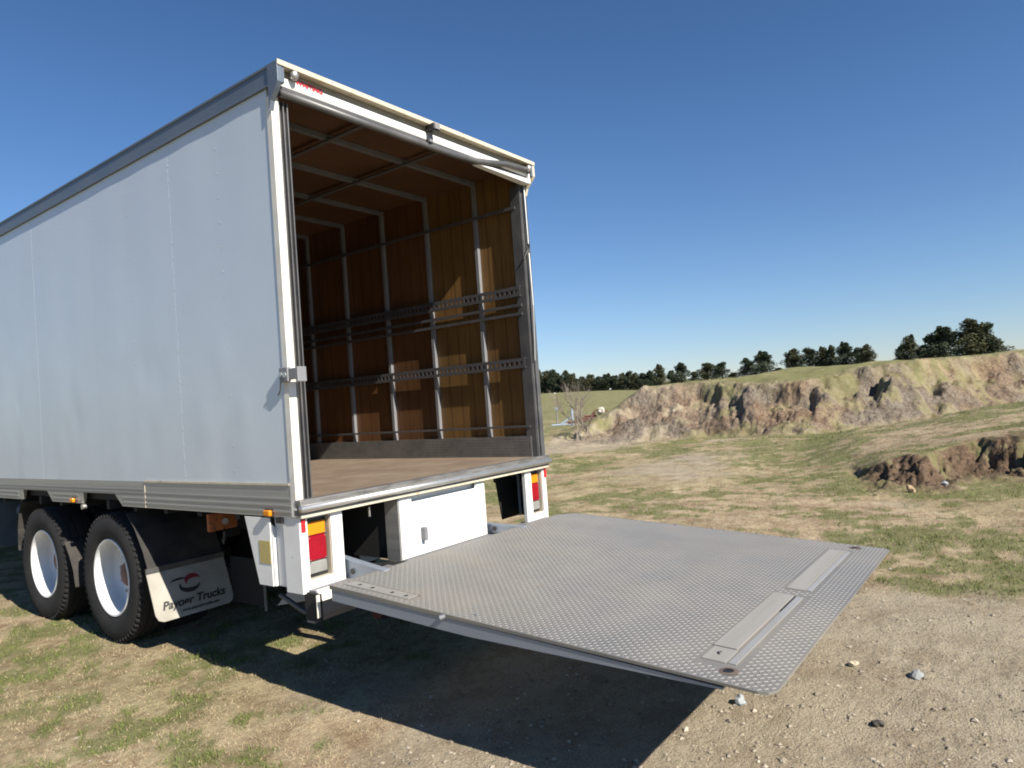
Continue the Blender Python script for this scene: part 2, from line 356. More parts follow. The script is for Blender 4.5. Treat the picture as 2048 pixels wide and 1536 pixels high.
az_in = np.linspace(az_of_u(-160), az_of_u(2300), 760)
az_out = np.linspace(az_in[-1], az_in[0]+2*math.pi, 130)[1:-1]
AZ = np.concatenate([az_in, az_out])
DD = [0.25]
while DD[-1] < 9: DD.append(DD[-1]*1.018)
while DD[-1] < 15.5: DD.append(DD[-1]+.05)
while DD[-1] < 22.5: DD.append(DD[-1]+.12)
while DD[-1] < 37: DD.append(DD[-1]+.085)
while DD[-1] < 1800: DD.append(DD[-1]*1.05)
DD = np.array(DD)
A2, D2 = np.meshgrid(AZ, DD)
GX = CP[0]+D2*np.sin(A2); GY = CP[1]+D2*np.cos(A2)
GZ, DIRT, PK, SS_, FD = terrain(GX, GY)
GREEN, BAREM = masks(GX, GY, DIRT, PK, D2)
_g = ss(.42, .55, fbm(GX*.8, GY*.8, 5, 501, .6))
_lg = FD*ss(1.2, 2.6, SS_)*(1-ss(3.4, 4.2, SS_))*ss(.46, .56, fbm(GX*.9+4, GY*.9, 5, 541, .65)); GREEN = np.maximum(GREEN, _lg*.85); DIRT = DIRT*(1-_lg*.7)
_pg = PK*ss(.50, .60, fbm(GX*1.9+4, GY*1.9, 5, 551, .6)); GREEN = np.maximum(GREEN, _pg*.9); PK = PK*(1-_pg*.75)
_pad = ss(40, 60, D2)*(A2 < AZT[5])*(A2 > AZT[0]-.45); GREEN = np.maximum(GREEN, _pad*.85)
_top = FD*ss(2.2, 3.2, SS_)*ss(AZT[3], AZT[4], A2)
GREEN = np.clip(np.maximum(GREEN, _top*(.35+.65*_g)*(1-DIRT)), 0, 1)
_fg = FD*ss(-1, .5, SS_)*(1-ss(2.6, 3.4, SS_))*ss(.50, .62, fbm(GX*1.3+9, GY*1.3, 5, 521, .62)+.05*(1-ss(0, 1.6, SS_)))*.8; GREEN = np.maximum(GREEN, _fg*.9); DIRT = DIRT*(1-_fg*.8)
nr, na = A2.shape
verts = np.stack([GX, GY, GZ], -1).reshape(-1, 3)
verts = np.vstack([verts, [CP[0], CP[1], float(terrain(np.array([CP[0]]), np.array([CP[1]]))[0][0])]])
ii, jj = np.meshgrid(np.arange(nr-1), np.arange(na), indexing='ij'); jn = (jj+1) % na
quads = np.stack([ii*na+jj, (ii+1)*na+jj, (ii+1)*na+jn, ii*na+jn], -1).reshape(-1, 4)
tris = np.array([[nr*na, j, (j+1) % na] for j in range(na)])
me = bpy.data.meshes.new('ground'); nv = len(verts); nq = len(quads); nt_ = len(tris)
me.vertices.add(nv); me.vertices.foreach_set('co', verts.astype(np.float32).ravel())
me.loops.add(nq*4+nt_*3); me.loops.foreach_set('vertex_index', np.concatenate([quads.ravel(), tris.ravel()]).astype(np.int32))
me.polygons.add(nq+nt_)
me.polygons.foreach_set('loop_start', np.concatenate([np.arange(nq)*4, nq*4+np.arange(nt_)*3]).astype(np.int32))
me.polygons.foreach_set('use_smooth', np.ones(nq+nt_, bool)); me.update(calc_edges=True)
at = me.color_attributes.new('mask', 'FLOAT_COLOR', 'POINT')
cc = np.ones((nv, 4), np.float32); cc[:-1, 0] = GREEN.ravel(); cc[:-1, 1] = BAREM.ravel(); cc[:-1, 2] = np.maximum(DIRT, PK*.0).ravel(); cc[:-1, 3] = PK.ravel()
at.data.foreach_set('color', cc.ravel())
ground = bpy.data.objects.new('ground', me); COL.objects.link(ground); ground['kind'] = 'structure'
def ground_mat():
    m, nt, b = newmat('dry_paddock_soil_and_grass')
    at = nt.nodes.new('ShaderNodeAttribute'); at.attribute_name = 'mask'
    sp = nt.nodes.new('ShaderNodeSeparateColor'); nt.links.new(at.outputs['Color'], sp.inputs[0])
    n1 = noise(nt, 1.1, 8, .7); n2 = noise(nt, 14, 6, .7); n3 = noise(nt, 90, 4, .7); n4 = noise(nt, .35, 5, .6); n5 = noise(nt, 38, 3, .6)
    straw = ramp(nt, n2.outputs[0], [(.30, (.27, .21, .14)), (.5, (.44, .355, .25)), (.70, (.58, .485, .355))])
    big = ramp(nt, n1.outputs[0], [(.36, (.80, .76, .72)), (.62, (1.1, 1.08, 1.04))])
    c = mix(nt, 1.0, straw.outputs[0], big.outputs[0], 'MULTIPLY')
    gd = nt.nodes.new('ShaderNodeTexNoise'); gd.inputs['Scale'].default_value = .22; gd.inputs['Detail'].default_value = 5; tcg = nt.nodes.new('ShaderNodeTexCoord'); nt.links.new(tcg.outputs['Object'], gd.inputs['Vector'])
    gdr = ramp(nt, gd.outputs[0], [(.38, (.74, .80, .60)), (.60, (1.02, 1.0, .96))]); c = mix(nt, .65, c, gdr.outputs[0], 'MULTIPLY')
    bl = noise(nt, 2.6, 6, .72); blr = ramp(nt, bl.outputs[0], [(.40, (.62, .56, .52)), (.54, (1, 1, 1))])
    c = mix(nt, .8, c, blr.outputs[0], 'MULTIPLY')
    grass = ramp(nt, n3.outputs[0], [(.3, (.065, .085, .022)), (.5, (.125, .145, .048)), (.7, (.22, .215, .09))])
    def math_(op, a, bb):
        q = nt.nodes.new('ShaderNodeMath'); q.operation = op; q.use_clamp = True
        for i, v in enumerate((a, bb)):
            if isinstance(v, float): q.inputs[i].default_value = v
            else: nt.links.new(v, q.inputs[i])
        return q.outputs[0]
    # break the mask's edge with fine noise
    e = nt.nodes.new('ShaderNodeMapRange'); nt.links.new(n2.outputs[0], e.inputs[0]); e.inputs[1].default_value = .35; e.inputs[2].default_value = .65; e.inputs[3].default_value = -.35; e.inputs[4].default_value = .35
    q = nt.nodes.new('ShaderNodeMath'); q.operation = 'MULTIPLY_ADD'; nt.links.new(sp.outputs[0], q.inputs[0]); q.inputs[1].default_value = 1.0; nt.links.new(e.outputs[0], q.inputs[2]); q.use_clamp = True
    gm = nt.nodes.new('ShaderNodeMath'); gm.operation = 'MULTIPLY'; nt.links.new(q.outputs[0], gm.inputs[0]); gm.inputs[1].default_value = .78
    c = mix(nt, gm.outputs[0], c, grass.outputs[0])
    soil = ramp(nt, n3.outputs[0], [(.28, (.24, .195, .135)), (.5, (.37, .31, .22)), (.72, (.50, .435, .325))])
    soil.outputs[0]
    soilc = mix(nt, .55, soil.outputs[0], blr.outputs[0], 'MULTIPLY')
    c = mix(nt, sp.outputs[1], c, soilc)
    bank = ramp(nt, n2.outputs[0], [(.3, (.085, .069, .054)), (.5, (.18, .150, .118)), (.7, (.29, .248, .198))])
    hue = ramp(nt, n4.outputs[0], [(.36, (1.08, .90, .78)), (.52, (1.0, 1.0, 1.0))])
    bank = mix(nt, 1.0, bank.outputs[0], hue.outputs[0], 'MULTIPLY'); bank = mix(nt, .75, bank, blr.outputs[0], 'MULTIPLY')
    c = mix(nt, sp.outputs[2], c, bank)
    pocket = ramp(nt, n2.outputs[0], [(.3, (.05, .034, .024)), (.55, (.14, .095, .062)), (.75, (.24, .17, .12))])
    c = mix(nt, at.outputs['Alpha'], c, pocket.outputs[0])
    nt.links.new(c, b.inputs['Base Color']); b.inputs['Roughness'].default_value = .95; b.inputs['Specular IOR Level'].default_value = .15
    h = mix(nt, .5, n2.outputs[0], n3.outputs[0])
    bp = nt.nodes.new('ShaderNodeBump'); bp.inputs['Strength'].default_value = .9; bp.inputs['Distance'].default_value = .03
    nt.links.new(h, bp.inputs['Height'])
    bp2 = nt.nodes.new('ShaderNodeBump'); bp2.inputs['Strength'].default_value = .6; bp2.inputs['Distance'].default_value = .16
    nt.links.new(n1.outputs[0], bp2.inputs['Height'])
    vo = nt.nodes.new('ShaderNodeTexVoronoi'); vo.inputs['Scale'].default_value = 5.5; tcv = nt.nodes.new('ShaderNodeTexCoord')
    wv = noise(nt, 4, 3, .6); mxv = nt.nodes.new('ShaderNodeMix'); mxv.data_type = 'VECTOR'; mxv.inputs[0].default_value = .25
    nt.links.new(tcv.outputs['Object'], mxv.inputs[4]); nt.links.new(wv.outputs['Color'], mxv.inputs[5]); nt.links.new(mxv.outputs[1], vo.inputs['Vector'])
    bp3 = nt.nodes.new('ShaderNodeBump'); bp3.invert = True; bp3.inputs['Distance'].default_value = .06
    adds = nt.nodes.new('ShaderNodeMath'); adds.operation = 'ADD'; adds.use_clamp = True; nt.links.new(sp.outputs[2], adds.inputs[0]); nt.links.new(at.outputs['Alpha'], adds.inputs[1])
    nt.links.new(adds.outputs[0], bp3.inputs['Strength']); nt.links.new(vo.outputs['Distance'], bp3.inputs['Height'])
    nt.links.new(bp2.outputs[0], bp3.inputs['Normal']); nt.links.new(bp3.outputs[0], bp.inputs['Normal'])
    nt.links.new(bp.outputs[0], b.inputs['Normal'])
    return m
me.materials.append(ground_mat())

def grass_obj(name, label, n, want_green, hmin, hmax, wid, dmin, dmax, c1, c2, seed, lean=.7):
    r = np.random.default_rng(seed)
    D = dmin*(dmax/dmin)**r.random(n*3)
    az = az_in[0]+(az_in[-1]-az_in[0])*r.random(n*3)
    x = CP[0]+D*np.sin(az); y = CP[1]+D*np.cos(az)
    z, dirt, pk, s, fd = terrain(x, y); g, ba = masks(x, y, dirt, pk, D)
    pr = (g*.95 if want_green else (1-g*.6))*(1-.93*ba)*(1-dirt*.8)*(1-pk*.6)
    if want_green:
        pr = pr*(.12+.88*ss(.47, .58, fbm(x*9, y*9, 3, 300)))
    else: pr = pr*(.25+.75*ss(.35, .6, fbm(x*6, y*6, 3, 310)))
    k = r.random(n*3) < pr; x, y, z, D = x[k][:n], y[k][:n], z[k][:n], D[k][:n]; n = len(x)
    sc = 1+D/7
    h = (hmin+(hmax-hmin)*r.random(n)**1.5)*(1+D/60); w = wid*(.7+.6*r.random(n))*sc
    a = r.random(n)*2*math.pi; la = r.random(n)*2*math.pi; le = h*lean*(.3+r.random(n))
    P = np.zeros((n, 3, 3), np.float32)
    P[:, 0] = np.stack([x-w*np.cos(a), y-w*np.sin(a), z-.004], -1)
    P[:, 1] = np.stack([x+w*np.cos(a), y+w*np.sin(a), z-.004], -1)
    P[:, 2] = np.stack([x+le*np.cos(la), y+le*np.sin(la), z+h*.85], -1)
    m = bpy.data.meshes.new(name); m.vertices.add(n*3); m.vertices.foreach_set('co', P.ravel())
    m.loops.add(n*3); m.loops.foreach_set('vertex_index', np.arange(n*3, dtype=np.int32))
    m.polygons.add(n); m.polygons.foreach_set('loop_start', np.arange(n, dtype=np.int32)*3); m.update(calc_edges=True)
    mt, nt, b = newmat(name+'_blades'); nn = noise(nt, 45, 2, .8); rr = ramp(nt, nn.outputs[0], [(.3, c1), (.7, c2)])
    nt.links.new(rr.outputs[0], b.inputs['Base Color']); b.inputs['Roughness'].default_value = .8; b.inputs['Specular IOR Level'].default_value = .1
    m.materials.append(mt)
    o = bpy.data.objects.new(name, m); COL.objects.link(o); return tag(o, label, 'grass', kind='stuff')
grass_obj('green_grass', 'short green grass growing in patches across the dry paddock', 230000, True, .008, .042, .0016, 1.3, 26, (.075, .10, .022), (.20, .23, .075), 11)
grass_obj('dry_grass', 'flattened straw coloured dead grass covering the ground', 230000, False, .004, .018, .0016, 1.3, 24, (.24, .18, .10), (.52, .43, .28), 12, 1.6)

def gz(x, y): return float(terrain(np.array([float(x)]), np.array([float(y)]))[0][0])
# gravel: uncountable pebbles
def rockmesh(name, r, seed, sub=1, flat=.6):
    bm = bmesh.new(); bmesh.ops.create_icosphere(bm, subdivisions=sub, radius=r); rr = random.Random(seed)
    for v in bm.verts: v.co *= .75+.5*rr.random(); v.co.z *= flat
    m = bpy.data.meshes.new(name); bm.to_mesh(m); bm.free(); return m
def pebbles():
    r = np.random.default_rng(5); mb = MB(); N = 6000; V = []; F = []
    octv = np.array([(1, 0, 0), (0, 1, 0), (-1, 0, 0), (0, -1, 0), (0, 0, .8), (0, 0, -.5)], float)
    octf = [(0, 1, 4), (1, 2, 4), (2, 3, 4), (3, 0, 4), (1, 0, 5), (2, 1, 5), (3, 2, 5), (0, 3, 5)]
    D = 1.4*(11/1.4)**r.random(N*4); az = az_in[0]+(az_in[-1]-az_in[0])*r.random(N*4)
    x = CP[0]+D*np.sin(az); y = CP[1]+D*np.cos(az); z, dirt, pk, s, fd = terrain(x, y); g, ba = masks(x, y, dirt, pk, D)
    k = r.random(N*4) < np.clip(ba*.9+.06, 0, 1)*(1-g*.7); x, y, z = x[k][:N], y[k][:N], z[k][:N]
    for i in range(len(x)):
        sz = .0032+.013*r.random()**4.5; sc = np.array([1+.6*r.random(), 1+.3*r.random(), .5+.5*r.random()])*sz
        a = r.random()*6.28; c, s_ = math.cos(a), math.sin(a)
        p = octv*(sc*(.7+.6*r.random((6, 1)))); q = np.stack([p[:, 0]*c-p[:, 1]*s_+x[i], p[:, 0]*s_+p[:, 1]*c+y[i], p[:, 2]+z[i]+sz*.2], -1)
        b = len(V)
        V.extend(q.tolist()); F.extend([(f[0]+b, f[1]+b, f[2]+b) for f in octf])
    mb.v = [tuple(v) for v in V]; mb.f = F
    m, nt, b = newmat('gravel_stone'); v = nt.nodes.new('ShaderNodeTexNoise'); v.inputs['Scale'].default_value = 30
    tc = nt.nodes.new('ShaderNodeTexCoord'); nt.links.new(tc.outputs['Object'], v.inputs['Vector'])
    rr = ramp(nt, v.outputs[0], [(.35, (.12, .10, .075)), (.55, (.32, .27, .20)), (.75, (.50, .45, .37))]); nt.links.new(rr.outputs[0], b.inputs['Base Color']); b.inputs['Roughness'].default_value = .9
    M['stone'] = m
    return tag(mb.build('gravel', m, kind='stuff'), 'loose pale pebbles scattered over the bare soil', 'gravel')
pebbles()
ST = [(1.14, -2.05, .030, 'pale upright stone by the tip of the tail lift shadow'), (1.21, -2.68, .028, 'dark angular stone on gravel right of the tail lift shadow'),
      (1.9, -2.44, .030, 'flat cream stone just beyond the tail lift corner'), (1.86, -2.76, .036, 'grey flat stone on gravel nearest the right edge of the frame'),
      (4.5, .92, .035, 'white stone in the dry grass beyond the tail lift platform'), (8.6, -1.9, .075, 'orange tan clod in the grass in front of the eroded pocket'),
      (9.1, -2.25, .045, 'small white stone beside the orange tan clod')]
for i, (x, y, r, lb) in enumerate(ST):
    m = rockmesh('stone', r, 40+i, 2, .55 if i else 1.1); 
    col = [(.33, .35, .35), (.07, .06, .05), (.60, .52, .38), (.33, .34, .33), (.5, .5, .48), (.42, .29, .18), (.42, .43, .44)][i]
    mt = paint('stone_%s' % 'abcdefg'[i], col, tuple(c*.75 for c in col), .9, scale=30); m.materials.append(mt)
    o = bpy.data.objects.new('stone', m); COL.objects.link(o); o.location = (x, y, gz(x, y)+r*.35); o.rotation_euler = (0.2*i, .1, i*1.3); tag(o, lb, 'stone')

# ------------------------------------------------------------------ trees
def leafmat(name, c1, c2):
    m, nt, b = newmat(name); n = noise(nt, 1.1, 3, .7); r = ramp(nt, n.outputs[0], [(.32, c1), (.68, c2)])
    nt.links.new(r.outputs[0], b.inputs['Base Color']); b.inputs['Roughness'].default_value = .8; b.inputs['Specular IOR Level'].default_value = .15
    return m
LM = [leafmat('conifer_foliage', (.028, .042, .026), (.085, .10, .058)), leafmat('olive_conifer_foliage', (.04, .048, .024), (.11, .108, .058))]
BM = paint('tree_bark', (.07, .055, .045), (.12, .10, .08), .9, scale=4)
def crown_mesh(seed, cw, ch, trunk, n=1500, conic=.5, fs=.040):
    r = random.Random(seed); V = []; F = []
    blobs = []
    nb = 26
    for i in range(nb):
        t = (i+.5)/nb; hw = cw*.5*(1-conic*t**1.4)*(.75+.5*r.random()); a = r.random()*6.28
        rad = cw*(.17+.12*r.random())*(1-.5*t)
        rr = hw*r.random()**.7*.85
        blobs.append((rr*math.cos(a), rr*math.sin(a), trunk+ch*(t*.86)+ch*.03, max(rad, cw*.09)))
    for k in range(5):
        a = r.random()*6.28; q = cw*.20*r.random(); zt = trunk+ch*(.62+.36*r.random())
        for w in range(4): blobs.append((q*math.cos(a), q*math.sin(a), zt-w*ch*.055, cw*(.035+.022*w)))
    for i in range(n):
        bx, by, bz, br = blobs[r.randrange(len(blobs))]
        u = r.random()*2-1; a = r.random()*6.28; q = math.sqrt(1-u*u); rr = br*(.55+.6*r.random())
        p = Vector((bx+rr*q*math.cos(a), by+rr*q*math.sin(a), bz+rr*u*1.15))
        s = cw*fs*(.5+.9*r.random()); d1 = Vector((r.gauss(0, 1), r.gauss(0, 1), r.gauss(0, .8))).normalized(); d2 = d1.cross(Vector((r.gauss(0, 1), r.gauss(0, 1), r.gauss(0, 1)))).normalized()
        b = len(V); V += [tuple(p-d1*s-d2*s*.5), tuple(p+d1*s-d2*s*.4), tuple(p+d2*s*.9+d1*s*.2)]; F.append((b, b+1, b+2))
    mb = MB(); mb.v = V; mb.f = F
    m = bpy.data.meshes.new('crown'); m.from_pydata(V, [], F); return m
def trunk_mesh(seed, h, r0, cw):
    r = random.Random(seed); mb = MB(); pts = [(0, 0, -.3)]
    for i in range(1, 6): pts.append(((r.random()-.5)*.15, (r.random()-.5)*.15, h*i/5))
    mb.tube(pts, r0, 7, True, r0*.25)
    for i in range(7):
        z = h*(.3+.55*r.random()); a = r.random()*6.28; L = cw*.32*(1-.5*z/h)
        mb.tube([(0, 0, z), (L*.5*math.cos(a), L*.5*math.sin(a), z+L*.25), (L*math.cos(a), L*math.sin(a), z+L*.6)], r0*.35, 5, True, r0*.1)
    m = bpy.data.meshes.new('trunk'); m.from_pydata(mb.v, [], mb.f); m.materials.append(BM)
    m.polygons.foreach_set('use_smooth', [True]*len(m.polygons)); return m
variants = []
for i in range(6):
    c = crown_mesh(i+1, 4.2, 7.1, .5 if i % 2 else .35, 8000, .62+.08*(i % 3), .034); c.materials.append(LM[i % 2 if i < 4 else 0])
    variants.append((c, trunk_mesh(i+50, 6.6, .17, 4.2)))
def tree(u, vtop, D, wpx, label, var, group, vbase=None):
    top = px(u, vtop, D); zb = gz(top[0], top[1]) if vbase is None else px(u, vbase, D)[2]
    zb = min(zb, gz(top[0], top[1])+.1)
    H = top[2]-zb; W = wpx/FPX*D
    o = empty('conifer_tree', (top[0], top[1], zb), label, 'tree', group)
    o.rotation_euler = (0, 0, (var*1.7+u*.37) % 6.28)
    c, t = variants[var % 6]
    for nm, m in (('crown', c), ('trunk', t)):
        q = bpy.data.objects.new(nm, m); COL.objects.link(q); q.parent = o; q.scale = (W/3.7, W/3.7, H/7.25)
    return o
G1 = 'windbreak trees along the far paddock'
tr = random.Random(3)
row = [(1092, 741), (1106, 738), (1120, 752), (1133, 741), (1147, 748), (1162, 752), (1179, 748), (1195, 752), (1211, 748), (1227, 751), (1243, 747), (1256, 741), (1270, 745), (1284, 745), (1298, 742)]
ORD = ['first', 'second', 'third', 'fourth', 'fifth', 'sixth', 'seventh', 'eighth', 'ninth', 'tenth', 'eleventh', 'twelfth', 'thirteenth', 'fourteenth', 'fifteenth']
for i, (u, v) in enumerate(row):
    D = 300-(u-1090)*.42; tree(u+tr.uniform(-2, 2), v, D, 27+tr.random()*9, '%s conifer from the truck edge in the far windbreak front line' % ORD[i], i*5+1, G1)
    tree(u+7, v+8, D+6, 30, 'half hidden conifer behind and right of the %s one in the far windbreak' % ORD[i], i*3+2, G1)
for i in range(9): tree(1078-i*15, 741+(i*5) % 9-i*.3, 306+i*4, 34, '%s conifer of the far windbreak hidden behind the truck body' % ORD[i], i*5+3, G1)
solo = [(1318, 730, 200, 33, 'round topped conifer where the windbreak meets the cut bank'), (1341, 741, 195, 25, 'low conifer between two taller ones above the left end of the bank'),
        (1361, 726, 185, 40, 'first of the two rounded conifers above the left end of the bank'), (1386, 743, 180, 25, 'short conifer filling the gap between the rounded conifers'),
        (1412, 725, 170, 44, 'broad conifer with twin lumps above the left part of the bank'), (1443, 723, 165, 38, 'conifer at the right end of the group above the left bank'),
        (1466, 745, 160, 24, 'very low conifer left of the isolated rounded one'), (1492, 716, 152, 40, 'left half of the isolated tree clump over the grassy bank'), (1525, 703, 148, 50, 'right and taller half of the isolated tree clump over the grassy bank'),
        (1558, 735, 143, 30, 'low bush-like conifer beside the isolated clump'),
        (1586, 697, 135, 46, 'leftmost conifer of the middle clump on the skyline'), (1616, 694, 131, 44, 'second conifer from the left in the middle clump on the skyline'), (1645, 695, 128, 34, 'slim pointed conifer at the centre of the middle clump'),
        (1662, 691, 126, 30, 'narrow conifer right of the slim pointed one in the middle clump'), (1688, 685, 123, 42, 'tallest conifer of the middle clump on the skyline'), (1712, 694, 121, 30, 'thin conifer between the tallest and the last of the middle clump'), (1732, 688, 118, 34, 'rightmost conifer of the middle clump on the skyline'),
        (1802, 688, 112, 26, 'small leftmost conifer of the tall clump on the right skyline'), (1818, 672, 108, 40, 'spiky conifer at the left of the tall right skyline clump'), (1845, 690, 105, 34, 'low conifer between the spiky one and the dark rounded one on the right'), (1885, 654, 98, 66, 'dark rounded conifer in the middle of the right skyline clump'),
        (1863, 668, 101, 40, 'slender conifer hugging the left of the dark rounded one'), (1938, 636, 90, 62, 'tallest conifer of all, on the right of the skyline'), (1966, 644, 91, 62, 'second top of the tallest pair, right side of the skyline'), (1985, 672, 92, 44, 'lowest right shoulder conifer beside the tallest pair')]
for i, (u, v, D, w, lb) in enumerate(solo): tree(u, v, D, w, lb, i*7+3, 'conifers on the skyline above the bank')

# leafless shrub
def bare_shrub(u, v, D, H, label, seed):
    p = px(u, v, D); zb = gz(p[0], p[1]); o = empty('bare_shrub', (p[0], p[1], zb), label, 'shrub')
    r = random.Random(seed); mb = MB(); tw = MB()
    def br(p0, d, L, rad, k):
        pts = [p0]; q = p0
        for i in range(3):
            d = (d+Vector((r.gauss(0, .13), r.gauss(0, .13), r.gauss(.03, .08)))).normalized(); q = q+d*L/3; pts.append(q)
        (mb if k < 2 else tw).tube(pts, rad, 5 if k < 2 else 3, True, rad*.45)
        if k < 4:
            for _ in range(4 if k else 4):
                dd = (d+Vector((r.gauss(0, .42), r.gauss(0, .42), r.gauss(.15, .2)))).normalized(); br(pts[r.choice((1, 2, 3))], dd, L*.66, rad*.5, k+1)
    for i in range(4): br(Vector((r.gauss(0, .22), r.gauss(0, .22), -.05)), Vector((r.gauss(0, .22), r.gauss(0, .22), 1)), H*.42, .03, 0)
    m = paint('grey_bare_twigs', (.22, .18, .145), (.30, .25, .205), .9)
    s = mb.build('stem', m, o, loc=(0, 0, 0)); t = tw.build('twigs', m, o, loc=(0, 0, 0), kind='stuff'); return o
bare_shrub(1166, 868, 27, 1.9, 'leafless grey shrub standing left of the scrap heap', 4)
bare_shrub(1182, 880, 25, 1.25, 'smaller bare shrub just right of the tall leafless one', 8)
# pipe stand, post and scrap at the end of the bank
p = px(1145, 842, 40); zb = gz(p[0], p[1])
o = empty('pipe_stand', (p[0], p[1], zb), 'pale blue steel stand with angled brace left of the bare shrub', 'stand')
a = Vector((_r[0], _r[1], 0)); mbx = MB().tube([(0, 0, 0), (0, 0, 1.0)], .085, 8); q = mbx.build('post', paint('pale_blue_paint', (.33, .39, .45), (.28, .34, .41), .4), o, loc=(0, 0, 0))
MB().tube([(0, 0, .55), tuple(-a*.75+Vector((0, 0, .12)))], .06, 8).build('brace', q.data.materials[0], o, loc=(0, 0, 0))
MB().tube([tuple(-a*1.2+Vector((0, 0, .14))), tuple(a*.2+Vector((0, 0, .14)))], .05, 8).build('base_bar', q.data.materials[0], o, loc=(0, 0, 0))
p = px(1114, 836, 44); zb = gz(p[0], p[1])
o = empty('marker_post', (p[0], p[1], zb), 'thin grey post with a small plate beside the truck edge', 'post')
MB().tube([(0, 0, 0), (0, 0, 1.05)], .045, 6).build('post', 'frame', o, loc=(0, 0, 0)); 
pl = MB().box(-.13, .13, -.02, .02, 1.03, 1.2).build('plate', 'alubright', o, loc=(0, 0, 0)); pl.rotation_euler = (0, 0, -YAW)
def scrap():
    p = px(1210, 848, 36); zb = gz(p[0], p[1]); o = empty('scrap_heap', (p[0], p[1], zb-.05), 'heap of rusty farm scrap behind the sloping end of the bank', 'scrap heap')
    r = random.Random(9); ax = a
    for i in range(22):
        c = ax*r.uniform(-1.3, 1.5)+Vector((0, 0, r.uniform(.05, .75)))+Vector((r.uniform(-.3, .3), r.uniform(-.3, .3), 0)); d = (ax*r.gauss(1, .3)+Vector((0, 0, r.gauss(0, .25)))).normalized()*r.uniform(.4, 1.1)
        MB().tube([tuple(c-d*.6), tuple(c+d*.6)], r.uniform(.04, .10), 6).build('scrap_bar', 'rust', o, loc=(0, 0, 0))
    for cx, rr in ((-.2, .5), (1.4, .55)):
        pts = [tuple(ax*(cx+rr*math.cos(t))+Vector((0, 0, .55+rr*math.sin(t)))) for t in np.linspace(0, 2*math.pi, 20)]
        MB().tube(pts, .035, 5).build('wheel_ring', 'rust', o, loc=(0, 0, 0))
    # pale drum and panel among it
    MB().tube([tuple(ax*.55+Vector((0, 0, .85))), tuple(ax*1.15+Vector((0, 0, .88)))], .2, 12).build('drum', paint('cream_drum', (.62, .50, .32), (.52, .38, .22), .6), o, loc=(0, 0, 0), label='cream drum lying on the scrap')
    m = rockmesh('sack', .2, 5, 2, 1.0); m.transform(Matrix.Rotation(.5, 4, 'Y')); m.materials.append(paint('white_plastic_sack', (.50, .47, .38), (.42, .39, .31), .6)); q = bpy.data.objects.new('sack', m); COL.objects.link(q); q.parent = o; q.location = tuple(ax*(-.15)+Vector((0, 0, .92))); q['label'] = 'off white sack slumped on top'
scrap()
for (u, v, D, r, lb) in [(1222, 788, 235, .55, 'small white rock at the foot of the windbreak'), (1109, 793, 240, .45, 'pale rock in the paddock nearest the truck edge')]:
    p = px(u, v, D); m = rockmesh('rock', r, int(u), 2, .7); m.materials.append(paint('pale_rock', (.6, .58, .5), (.5, .48, .42), .9)); q = bpy.data.objects.new('rock', m); COL.objects.link(q); q.location = (p[0], p[1], gz(p[0], p[1])+r*.4); tag(q, lb, 'rock')

# ------------------------------------------------------------------ the truck
T = empty('box_truck', (1.25, 3.5, 0), 'white and silver box truck seen from behind with its body open and tail lift lowered', 'truck')
HB, L, W = 3.67, 8.4, 2.5
# --- left outer skin: sheets 1.2 m wide, joints at y = 1.2, 2.4 ...
def skin(y0, y1, xs, right=False):
    r = random.Random(int(y0*10)+3); ny = 24; nz = 46; z0, z1 = 1.262, 3.55; mb = MB(); vs = []
    dents = [(y0+.28+(y1-y0-.56)*r.random(), 1.3+.8*r.random(), .05+.08*r.random(), (.0014+.0018*r.random())*r.choice((1, -1))) for _ in range(5)]
    for j in range(nz+1):
        for i in range(ny+1):
            y = y0+(y1-y0)*i/ny; z = z0+(z1-z0)*j/nz
            t = (y-y0)/(y1-y0)*2 % 1; pil = .0014*math.sin(math.pi*t)**2
            d = pil*(.6+.4*math.sin(z*2.3+y0))
            for (dy, dz, dr, da) in dents: d += da*math.exp(-(((y-dy)/dr)**2+((z-dz)/(dr*1.7))**2))
            vs.append((xs-d if not right else xs+d, y, z))
    fs = [(j*(ny+1)+i, j*(ny+1)+i+1, (j+1)*(ny+1)+i+1, (j+1)*(ny+1)+i) for j in range(nz) for i in range(ny)]
    mb.add(vs, fs)
    # returned edges give the sheet thickness
    sx = .012 if not right else -.012
    for yy, e in ((y0, 0), (y1, ny)):
        col = [vs[j*(ny+1)+e] for j in range(nz+1)]
        mb.add(col+[(p[0]+sx, p[1], p[2]) for p in col], [(j, j+1, nz+2+j, nz+1+j) for j in range(nz)])
    return mb
def rivet_strip(ys, xs, right=False, zs=None):
    mb = MB(); sg = 1 if right else -1
    for y in ys:
        for z in (zs or np.arange(1.34, 3.5, .105)):
            n = 6; c = [(xs+sg*.0012, y+.0055*math.cos(k*math.pi/3), z+.0055*math.sin(k*math.pi/3)) for k in range(n)]
            mb.add(c+[(xs+sg*.003, y, z)], [(k, (k+1) % n, n) for k in range(n)])
    return mb
edges = [0.045, 1.2, 2.4, 3.6, 4.8, 6.0, 7.2, 8.4]
